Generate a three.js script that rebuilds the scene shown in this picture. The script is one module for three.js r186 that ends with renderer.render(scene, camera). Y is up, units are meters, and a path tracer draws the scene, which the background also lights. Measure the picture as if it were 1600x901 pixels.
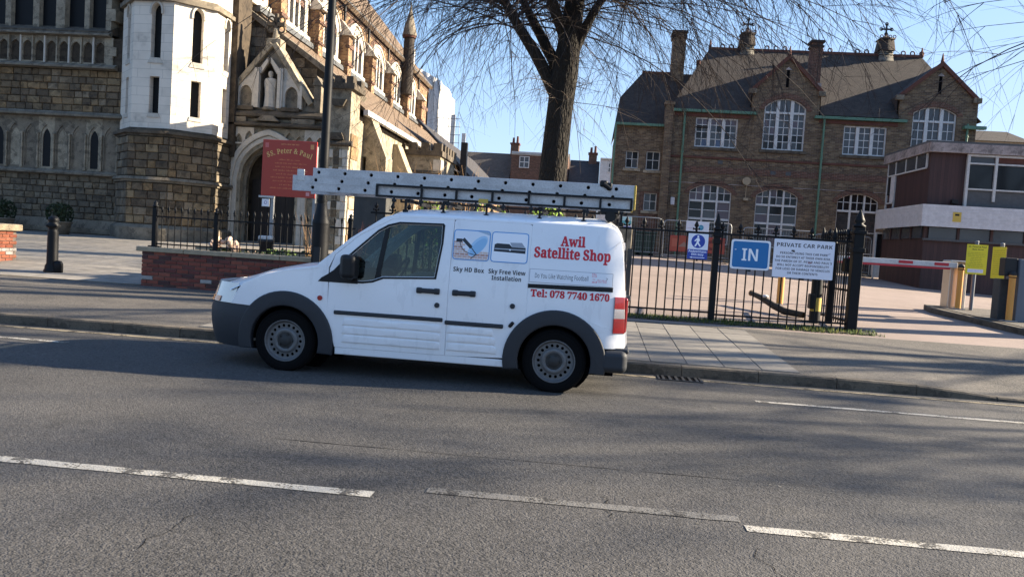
import * as THREE from 'three';
import { mergeGeometries, toCreasedNormals } from 'three/addons/utils/BufferGeometryUtils.js';
import { RoundedBoxGeometry } from 'three/addons/geometries/RoundedBoxGeometry.js';
import { TessellateModifier } from 'three/addons/modifiers/TessellateModifier.js';

// ---------- camera, sky, sun, exposure ----------
const R = d => d * Math.PI / 180;
const scene = new THREE.Scene();
const camera = new THREE.PerspectiveCamera(39.81, 1024 / 576, 0.1, 1500);
camera.position.set(0, 1.47, 0);
camera.rotation.order = 'YXZ';
camera.rotation.set(R(-3.2), R(5.5), R(3.66));
scene.add(camera);
const EXPOSURE = 3.95, SUN = 5.0, SKY = 0.284;
const sunDir = new THREE.Vector3(Math.cos(R(22.2)) * Math.cos(R(12.1)), Math.sin(R(22.2)), -Math.cos(R(22.2)) * Math.sin(R(12.1)));
{
  const w = 512, h = 256, data = new Float32Array(w * h * 4);
  const zen = [0.15, 0.32, 0.72], mid = [0.36, 0.62, 1.04], hor = [0.76, 0.96, 1.14];
  const mix = (a, b, t) => a.map((v, i) => v + (b[i] - v) * t);
  for (let j = 0; j < h; j++) for (let i = 0; i < w; i++) {
    const el = ((j + 0.5) / h - 0.5) * Math.PI, az = ((i + 0.5) / w - 0.5) * 2 * Math.PI;
    const y = Math.sin(el), d = new THREE.Vector3(Math.cos(el) * Math.cos(az), y, Math.cos(el) * Math.sin(az));
    const e = Math.max(0, y);
    let c = e < 0.3 ? mix(hor, mid, Math.pow(e / 0.3, 0.75)) : mix(mid, zen, Math.pow((e - 0.3) / 0.7, 0.6));
    const s = Math.max(0, d.dot(sunDir)), g = 0.65 * Math.pow(s, 2.4) + 0.8 * Math.pow(s, 16);
    c = [c[0] + g * 0.5, c[1] + g * 0.46, c[2] + g * 0.4];
    if (y < 0) c = [0.2, 0.2, 0.2];
    const k = (j * w + i) * 4;
    data[k] = c[0] * SKY; data[k + 1] = c[1] * SKY; data[k + 2] = c[2] * SKY; data[k + 3] = 1;
  }
  const t = new THREE.DataTexture(data, w, h, THREE.RGBAFormat, THREE.FloatType);
  t.mapping = THREE.EquirectangularReflectionMapping; t.magFilter = t.minFilter = THREE.LinearFilter; t.needsUpdate = true;
  scene.background = t; scene.environment = t;
}
const sun = new THREE.DirectionalLight(new THREE.Color().setRGB(1, 0.86, 0.66), SUN);
sun.position.copy(sunDir).multiplyScalar(120); sun.target.position.set(0, 0, -20);
sun.position.add(sun.target.position); sun.castShadow = true; sun.shadow.radius = 1;
Object.assign(sun.shadow.camera, { left: -60, right: 60, top: 40, bottom: -40, near: 1, far: 300 });
sun.shadow.mapSize.set(4096, 4096);
scene.add(sun, sun.target);
const renderer = new THREE.WebGLRenderer({ antialias: true });
renderer.setSize(1024, 576);
renderer.toneMapping = THREE.LinearToneMapping; renderer.toneMappingExposure = EXPOSURE;
renderer.shadowMap.enabled = true;

// ---------- helpers ----------
let seed = 7;
const rnd = () => { seed |= 0; seed = seed + 0x6D2B79F5 | 0; let t = Math.imul(seed ^ seed >>> 15, 1 | seed); t = t + Math.imul(t ^ t >>> 7, 61 | t) ^ t; return ((t ^ t >>> 14) >>> 0) / 4294967296; };
const rr = (a, b) => a + (b - a) * rnd();
const pick = a => a[Math.floor(rnd() * a.length)];
const V = (x, y, z) => new THREE.Vector3(x, y, z);
const clamp = (x, a = 0, b = 1) => Math.min(b, Math.max(a, x));
const ss = (a, b, x) => { const t = clamp((x - a) / (b - a)); return t * t * (3 - 2 * t); };
const rgb = (r, g, b) => new THREE.Color().setRGB(r, g, b);

function prep(g) {
  if (g.index) g = g.toNonIndexed();
  for (const k of Object.keys(g.attributes)) if (!['position', 'normal', 'uv'].includes(k)) g.deleteAttribute(k);
  if (!g.attributes.normal) g.computeVertexNormals();
  if (!g.attributes.uv) g.setAttribute('uv', new THREE.BufferAttribute(new Float32Array(g.attributes.position.count * 2), 2));
  g.clearGroups(); g.morphAttributes = {};
  return g;
}
const merge = a => Array.isArray(a) ? (a.length === 1 ? prep(a[0]) : mergeGeometries(a.map(prep))) : prep(a);
function boxUV(g) {                                   // uv in metres, by the way each face points
  const p = g.attributes.position, u = g.attributes.uv, a = V(), b = V(), c = V();
  for (let i = 0; i + 2 < p.count; i += 3) {
    a.fromBufferAttribute(p, i); b.fromBufferAttribute(p, i + 1); c.fromBufferAttribute(p, i + 2);
    const n = b.clone().sub(a).cross(c.clone().sub(a)), x = Math.abs(n.x), y = Math.abs(n.y), z = Math.abs(n.z);
    [a, b, c].forEach((q, k) => {
      if (z >= x * 0.95 && z >= y * 0.6) u.setXY(i + k, q.x, y > 0.3 * z ? Math.hypot(q.y, q.z) * Math.sign(q.y) : q.y);
      else if (x >= y * 0.6) u.setXY(i + k, q.z, y > 0.3 * x ? Math.hypot(q.y, q.x) : q.y); else u.setXY(i + k, q.x, q.z);
    });
  }
  return g;
}
const used = {};
function numbered(n) { if (!(n in used)) { used[n] = 0; return n; } used[n]++; return n + '_' + String(used[n]).padStart(3, '0'); }
function mesh(name, geo, mat, parent = scene, opt = {}) {
  let g = merge(geo);
  if (!opt.uv) boxUV(g);
  const o = parent.off;
  if (o && !opt.local) g.translate(-o.x, -o.y, -o.z);
  const m = new THREE.Mesh(g, mat); m.castShadow = m.receiveShadow = true;
  m.name = parent === scene ? numbered(name) : name;
  m.off = o; parent.add(m);
  if (opt.label) m.userData.label = opt.label;
  if (opt.stuff) m.userData.kind = 'stuff';
  return m;
}
function thing(name, label, category, pos = [0, 0, 0], group) {
  const o = new THREE.Group(); o.name = numbered(name); o.position.set(...pos); o.off = o.position.clone();
  o.userData = { label, category }; if (group) o.userData.group = group; scene.add(o); return o;
}
function struct(name, geo, mat, label) { const m = mesh(name, geo, mat); m.userData.kind = 'structure'; m.userData.label = label; m.off = V(); return m; }
function put(name, geo, mat, parent, x, y, z, rx = 0, ry = 0, rz = 0) {   // a shared geometry placed as a child
  const m = new THREE.Mesh(geo, mat); m.castShadow = m.receiveShadow = true; m.name = name;
  const o = parent.off || V(); m.position.set(x - o.x, y - o.y, z - o.z); m.rotation.set(rx, ry, rz); m.off = V(x, y, z); parent.add(m); return m;
}
const bx = (x0, x1, y0, y1, z0, z1) => { const g = new THREE.BoxGeometry(x1 - x0, y1 - y0, z1 - z0); g.translate((x0 + x1) / 2, (y0 + y1) / 2, (z0 + z1) / 2); return g; };
const rbx = (x0, x1, y0, y1, z0, z1, r = 0.01, s = 2) => { const g = new RoundedBoxGeometry(x1 - x0, y1 - y0, z1 - z0, s, r); g.translate((x0 + x1) / 2, (y0 + y1) / 2, (z0 + z1) / 2); return g; };
function bar(a, b, r0, r1 = r0, n = 8) {
  const d = b.clone().sub(a), g = new THREE.CylinderGeometry(r1, r0, d.length(), n);
  g.applyQuaternion(new THREE.Quaternion().setFromUnitVectors(V(0, 1, 0), d.clone().normalize())); g.translate(...a.clone().add(b).multiplyScalar(0.5).toArray()); return g;
}
const cyl = (x, y0, y1, z, r0, r1 = r0, n = 14) => bar(V(x, y0, z), V(x, y1, z), r0, r1, n);
const lathe = (pts, x, y, z, n = 24) => { const g = new THREE.LatheGeometry(pts.map(p => new THREE.Vector2(p[0], p[1])), n); g.translate(x, y, z); return g; };
const poly = pts => { const s = new THREE.Shape(); pts.forEach((p, i) => i ? s.lineTo(p[0], p[1]) : s.moveTo(p[0], p[1])); s.closePath(); return s; };
const hole = pts => { const s = new THREE.Path(); pts.forEach((p, i) => i ? s.lineTo(p[0], p[1]) : s.moveTo(p[0], p[1])); s.closePath(); return s; };
function ext(shape, z0, z1, o = {}) { const g = new THREE.ExtrudeGeometry(shape, { depth: z1 - z0, bevelEnabled: !!o.b, bevelSize: o.b || 0, bevelThickness: o.b || 0, bevelSegments: o.bs || 1, curveSegments: o.c || 10 }); g.translate(0, 0, z0); return g; }
// profile in (y, x) pulled along z etc.: shape given in (a,b) plane
function extX(pts, x0, x1) { const g = ext(poly(pts), 0, x1 - x0); g.applyMatrix4(new THREE.Matrix4().set(0, 0, 1, x0, 0, 1, 0, 0, -1, 0, 0, 0, 0, 0, 0, 1)); return g; } // pts are (-z, y)
function archPts(cx, hw, y0, ys, rise, pointed, n = 10) {   // outline of an arched opening, anticlockwise
  const o = [[cx - hw, y0], [cx + hw, y0], [cx + hw, ys]];
  for (let i = 1; i < 2 * n; i++) {
    const t = i / n - 1, a = Math.abs(t);                    // -1..1 from right to left
    let y;
    if (pointed && rise >= hw) { const r = (hw * hw + rise * rise) / (2 * hw), q = a * hw + r - hw; y = Math.sqrt(Math.max(0, r * r - q * q)); }
    else if (pointed) y = rise * (0.86 * Math.sqrt(Math.max(0, 1 - a * a)) + 0.14 * (1 - a));
    else y = rise * Math.sqrt(Math.max(0, 1 - a * a));
    o.push([cx - hw * t, ys + y]);
  }
  o.push([cx - hw, ys]); return o;
}
function segArch(cx, hw, y0, ys, rise, n = 12) { // segmental arch
  const r = (hw * hw + rise * rise) / (2 * rise), o = [[cx - hw, y0], [cx + hw, y0]];
  for (let i = 0; i <= n; i++) { const x = hw - 2 * hw * i / n; o.push([cx + x, ys + Math.sqrt(r * r - x * x) - (r - rise)]); }
  return o;
}
function archBand(cx, hw, ys, rise, t, drop = 0.12) {          // band of thickness t over a segmental opening
  const o = segArch(cx, hw + t, ys - drop, ys, rise + t), i = segArch(cx, hw, ys - drop, ys, rise); return ringBand(o, i);
}
function ringBand(outer, inner) { return poly([...outer.slice(1), outer[0], inner[0], ...inner.slice(2).reverse(), inner[1]]); }
function block(w, h, d, c = 0.008, j = 0) {                // stone or brick, chamfered towards +z, back at z=0, jittered corners
  const q = () => (rnd() - 0.5) * 2 * j, W = w / 2, H = h / 2;
  const ring = (a, b, z) => [[-W + a, -H + b, z], [W - a, -H + b, z], [W - a, H - b, z], [-W + a, H - b, z]];
  const A = ring(0, 0, 0), B = ring(0, 0, d - c).map(p => [p[0] + q() * .4, p[1] + q() * .4, p[2]]), C = ring(c, c, d).map(p => [p[0] + q() * .5, p[1] + q() * .5, p[2] + q()]);
  const pos = [], quad = (a, b, e, f) => pos.push(...a, ...b, ...e, ...a, ...e, ...f);
  for (const [L, M] of [[A, B], [B, C]]) for (let i = 0; i < 4; i++) { const k = (i + 1) % 4; quad(L[i], L[k], M[k], M[i]); }
  quad(...C);
  const g = new THREE.BufferGeometry(); g.setAttribute('position', new THREE.Float32BufferAttribute(pos, 3)); g.computeVertexNormals();
  const out = boxUV(prep(g)), U = out.attributes.uv, du = rnd() * 7, dv = rnd() * 7; for (let i = 0; i < U.count; i++) U.setXY(i, U.getX(i) + du, U.getY(i) + dv);
  return out;
}
function sheet(nx, ny, f) {                                 // grid surface
  const pos = [], P = []; for (let j = 0; j <= ny; j++) for (let i = 0; i <= nx; i++) P.push(f(i / nx, j / ny));
  for (let j = 0; j < ny; j++) for (let i = 0; i < nx; i++) { const a = P[j * (nx + 1) + i], b = P[j * (nx + 1) + i + 1], c = P[(j + 1) * (nx + 1) + i + 1], d = P[(j + 1) * (nx + 1) + i]; pos.push(...a, ...b, ...c, ...a, ...c, ...d); }
  let g = new THREE.BufferGeometry(); g.setAttribute('position', new THREE.Float32BufferAttribute(pos, 3)); g.computeVertexNormals();
  return prep(toCreasedNormals(g, 0.6));
}
function tube(pts, rad, n = 5) {                            // tapered tube through points, rad = radius per point
  const pos = [], rings = []; let up = V(0.31, 0.2, 0.93).normalize();
  pts.forEach((p, i) => {
    const t = (pts[i + 1] || p).clone().sub(pts[i - 1] || p).normalize(), s = t.clone().cross(up).normalize(); up = s.clone().cross(t).normalize();
    const r = [], q = typeof rad === 'function' ? rad(i / (pts.length - 1)) : rad[i];
    for (let k = 0; k < n; k++) { const a = k / n * 2 * Math.PI; r.push(p.clone().addScaledVector(s, Math.cos(a) * q).addScaledVector(up, Math.sin(a) * q)); }
    rings.push(r);
  });
  for (let i = 0; i + 1 < rings.length; i++) for (let k = 0; k < n; k++) { const l = (k + 1) % n, a = rings[i][k], b = rings[i][l], c = rings[i + 1][l], d = rings[i + 1][k]; for (const v of [a, c, b, a, d, c]) pos.push(v.x, v.y, v.z); }
  const g = new THREE.BufferGeometry(); g.setAttribute('position', new THREE.Float32BufferAttribute(pos, 3)); g.computeVertexNormals();
  return n > 4 ? prep(toCreasedNormals(g, 1.2)) : prep(g);
}

// ---------- textures ----------
function hash(i, j, s) { let h = Math.imul(i, 374761393) + Math.imul(j, 668265263) + Math.imul(s, 974711) | 0; h = Math.imul(h ^ h >>> 13, 1274126177); return ((h ^ h >>> 16) >>> 0) / 4294967296; }
function vn(x, y, p, s) { // tileable value noise with period p
  const i = Math.floor(x), j = Math.floor(y), u = x - i, v = y - j, a = u * u * (3 - 2 * u), b = v * v * (3 - 2 * v), m = k => ((k % p) + p) % p;
  const h = (q, w) => hash(m(q), m(w), s); return (h(i, j) * (1 - a) + h(i + 1, j) * a) * (1 - b) + (h(i, j + 1) * (1 - a) + h(i + 1, j + 1) * a) * b;
}
function fbm(x, y, p, s, o = 4) { let v = 0, a = 0.5, t = 0; for (let k = 0; k < o; k++) { v += a * vn(x, y, p, s + k); t += a; x *= 2; y *= 2; p *= 2; a *= 0.55; } return v / t; }
const enc = v => { v = clamp(v); return 255 * (v <= 0.0031308 ? v * 12.92 : 1.055 * Math.pow(v, 1 / 2.4) - 0.055); };
function tex(n, metres, f, srgb = true) {       // f(u,v in 0..1) -> [r,g,b] linear; tiles every "metres"
  const d = new Uint8Array(n * n * 4);
  for (let j = 0; j < n; j++) for (let i = 0; i < n; i++) { const c = f((i + .5) / n, (j + .5) / n), k = (j * n + i) * 4; for (let q = 0; q < 3; q++) d[k + q] = srgb ? enc(c[q]) : clamp(c[q]) * 255; d[k + 3] = 255; }
  const t = new THREE.DataTexture(d, n, n); t.wrapS = t.wrapT = THREE.RepeatWrapping; t.magFilter = THREE.LinearFilter; t.minFilter = THREE.LinearMipmapLinearFilter; t.generateMipmaps = true; t.anisotropy = 8;
  if (srgb) t.colorSpace = THREE.SRGBColorSpace; t.repeat.set(1 / metres, 1 / metres); t.needsUpdate = true; return t;
}
const grey = v => [v, v, v];
const T = {};
T.asphalt = tex(2048, 7, (u, v) => { const c = fbm(u * 5, v * 5, 5, 1, 5), f = hash(Math.floor(u * 1024), Math.floor(v * 1024), 3), g = vn(u * 420, v * 420, 420, 9), s = fbm(u * 23, v * 23, 23, 15, 3); let k = 0.5 + 0.5 * (c - .5) + 0.12 + 0.5 * (f - .5) * (f > .5 ? 1.25 : .8) + 0.5 * (g - .5); if (f > 0.97) k += 0.55; if (s > .68) k *= 1 - 1.4 * (s - .68); return [k * 1.01, k, k * 0.985]; });
T.wear = tex(512, 1.3, (u, v) => { const a = fbm(u * 11, v * 11, 11, 201, 5), f = vn(u * 130, v * 130, 130, 4), w = a + .5 * (f - .5); return w > .62 ? [.16, .155, .15] : w > .54 ? [.5, .48, .44] : grey(.8 + .2 * f); });
T.asphaltBump = tex(512, 1.5, (u, v) => grey(0.5 * hash(Math.floor(u * 256), Math.floor(v * 256), 5) + 0.5 * vn(u * 128, v * 128, 128, 6)), false);
T.patch = tex(512, 11, (u, v) => { const c = fbm(u * 7, v * 7, 7, 21, 5), d = fbm(u * 40, v * 40, 40, 31, 3); const k = 0.62 + 0.42 * c + .16 * (d - .5); return grey(k); });
T.grain = tex(512, 0.8, (u, v) => grey(0.62 + 0.28 * fbm(u * 8, v * 8, 8, 41, 5) + 0.22 * (vn(u * 128, v * 128, 128, 2) - .5)));
T.stone = tex(512, 1.1, (u, v) => { const a = fbm(u * 5, v * 5, 5, 51, 5), b = fbm(u * 9, v * 9, 9, 61, 4), f = vn(u * 90, v * 90, 90, 71); let k = 0.55 + 0.75 * (a - .3) + 0.3 * (f - .5); if (b > 0.58) k *= 0.66; return [k, k * 0.96, k * 0.88]; });
T.stoneBump = tex(256, 0.55, (u, v) => grey(fbm(u * 6, v * 6, 6, 81, 5)), false);
T.ashlar = tex(1024, 2.7, (u, v) => { const row = Math.floor(v * 9), bw = 3, x = u * bw + (row % 2) * .5, col = Math.floor(x) % bw; const fx = x - Math.floor(x), fy = v * 9 - row; const e = Math.min(Math.min(fx, 1 - fx) * 0.9, Math.min(fy, 1 - fy) * .3); const q = fbm(u * 6, v * 6, 6, 91, 5), t = 0.88 + 0.12 * hash(col, row, 4) + 0.34 * (q - .5) - (q < .36 ? 1.2 * (.36 - q) : 0); return grey(e < 0.008 ? t * 0.7 : t); });
function brickTex(cols, seedN, n = 1024, rows = 24, cx = 8) { // 1.8 m tile
  return tex(n, 1.8, (u, v) => { const row = Math.floor(v * rows), x = u * cx + (row % 2) * .5, col = ((Math.floor(x) % cx) + cx) % cx, fx = x - Math.floor(x), fy = v * rows - row; const mort = Math.min(Math.min(fx, 1 - fx) * 225, Math.min(fy, 1 - fy) * 75) < 5; const g = fbm(u * 12, v * 12, 12, seedN, 4), h = hash(col, row, seedN), c = cols[Math.floor(hash(col, row, seedN + 1) * cols.length)], k = (0.7 + 0.6 * g) * (0.75 + 0.5 * h); const m = 0.75 + .5 * g; return mort ? [0.17 * m, 0.15 * m, 0.12 * m] : [c[0] * k, c[1] * k, c[2] * k]; });
}
T.stock = brickTex([[0.125, 0.082, 0.046], [0.105, 0.07, 0.042], [0.14, 0.098, 0.058], [0.085, 0.055, 0.036], [0.16, 0.115, 0.07]], 101);
T.yellow = brickTex([[0.24, 0.14, 0.066], [0.19, 0.105, 0.054], [0.28, 0.175, 0.086], [0.15, 0.08, 0.043]], 111);
T.red = brickTex([[0.10, 0.047, 0.032], [0.085, 0.04, 0.028], [0.12, 0.056, 0.037]], 121);
T.brickBump = tex(512, 1.8, (u, v) => { const row = Math.floor(v * 24), x = u * 8 + (row % 2) * .5, fx = x - Math.floor(x), fy = v * 24 - row; const e = Math.min(Math.min(fx, 1 - fx) * 225, Math.min(fy, 1 - fy) * 75); return grey(clamp(e / 10) * 0.8 + 0.2 * vn(u * 100, v * 100, 100, 8)); }, false);
T.tile = tex(1024, 2.4, (u, v) => { const row = Math.floor(v * 24), x = u * 14 + (row % 2) * .5, col = ((Math.floor(x) % 14) + 14) % 14, fx = x - Math.floor(x), fy = v * 24 - row; const h = hash(col, row, 131), g = fbm(u * 7, v * 7, 7, 141, 4); let k = (0.55 + 0.5 * h) * (0.65 + 0.7 * g); if (fy < 0.16 || fx < 0.06) k *= 0.55; return [k * 1.05, k * 0.95, k * 0.85]; });
T.tileBump = tex(512, 2.4, (u, v) => { const row = Math.floor(v * 24), x = u * 14 + (row % 2) * .5, fx = x - Math.floor(x), fy = v * 24 - row; return grey(clamp((fx < 0.06 ? 0 : 0.3) + 0.6 * (1 - fy) + 0.1 * hash(Math.floor(x), row, 4))); }, false);
T.bark = tex(512, 1.2, (u, v) => { const a = fbm(u * 14, v * 4, 4 * 7, 151, 4), b = Math.abs(fbm(u * 10, v * 3, 30, 161, 4) - .5) * 2; const k = 0.45 + 0.7 * a * Math.min(1, b * 3 + .3); return [k, k * 0.93, k * 0.82]; });
T.barkBump = tex(512, 1.2, (u, v) => grey(Math.min(1, Math.abs(fbm(u * 10, v * 3, 30, 161, 4) - .5) * 5)), false);
T.wood = tex(512, 1.6, (u, v) => { const row = Math.floor(u * 12), f = u * 12 - row, k = 0.6 + 0.25 * hash(row, 1, 5) + 0.35 * (fbm(u * 60, v * 4, 60, 171, 3) - .5); return grey(f < 0.06 ? k * .4 : k); });
T.paver = tex(1024, 2.4, (u, v) => { const a = Math.floor(u * 24), b = Math.floor(v * 24), m = ((a + b) % 4 + 4) % 4; let id, e; const fx = u * 24 - a, fy = v * 24 - b; if (m === 0) { id = hash(a, b, 1); e = Math.min(fx, fy, 1 - fy); } else if (m === 1) { id = hash(a - 1, b, 1); e = Math.min(1 - fx, fy, 1 - fy); } else if (m === 2) { id = hash(a, b - (((a + b) % 4 + 4) % 4 === 2 ? 0 : 1), 2); e = Math.min(fy, fx, 1 - fx); } else { id = hash(a, b - 1, 2); e = Math.min(1 - fy, fx, 1 - fx); } const k = (0.7 + 0.3 * id) * (0.75 + 0.4 * fbm(u * 6, v * 6, 6, 181, 4)); return grey(e < 0.05 ? k * 0.7 : k); });
T.grime = tex(512, 1.9, (u, v) => { const a = fbm(u * 5, v * 5, 5, 211, 5), b = vn(u * 120, v * 120, 120, 6), c = fbm(u * 30, v * 9, 90, 221, 3); return grey(.975 - .12 * clamp(a - .52) - .03 * b * clamp((a - .4) * 4) - (c > .7 ? .05 : 0)); });
const rep = (t, m) => { const c = t.clone(); c.repeat.set(1 / m, 1 / m); c.needsUpdate = true; return c; };
function M(r, g, b, o = {}) {
  const { phys, ...q } = o; const m = phys || q.clearcoat || q.transmission || q.sheen ? new THREE.MeshPhysicalMaterial() : new THREE.MeshStandardMaterial();
  m.setValues({ color: rgb(r, g, b), roughness: 0.85, ...q }); return m;
}
const bump = (t, s) => ({ bumpMap: t, bumpScale: s });
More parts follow.
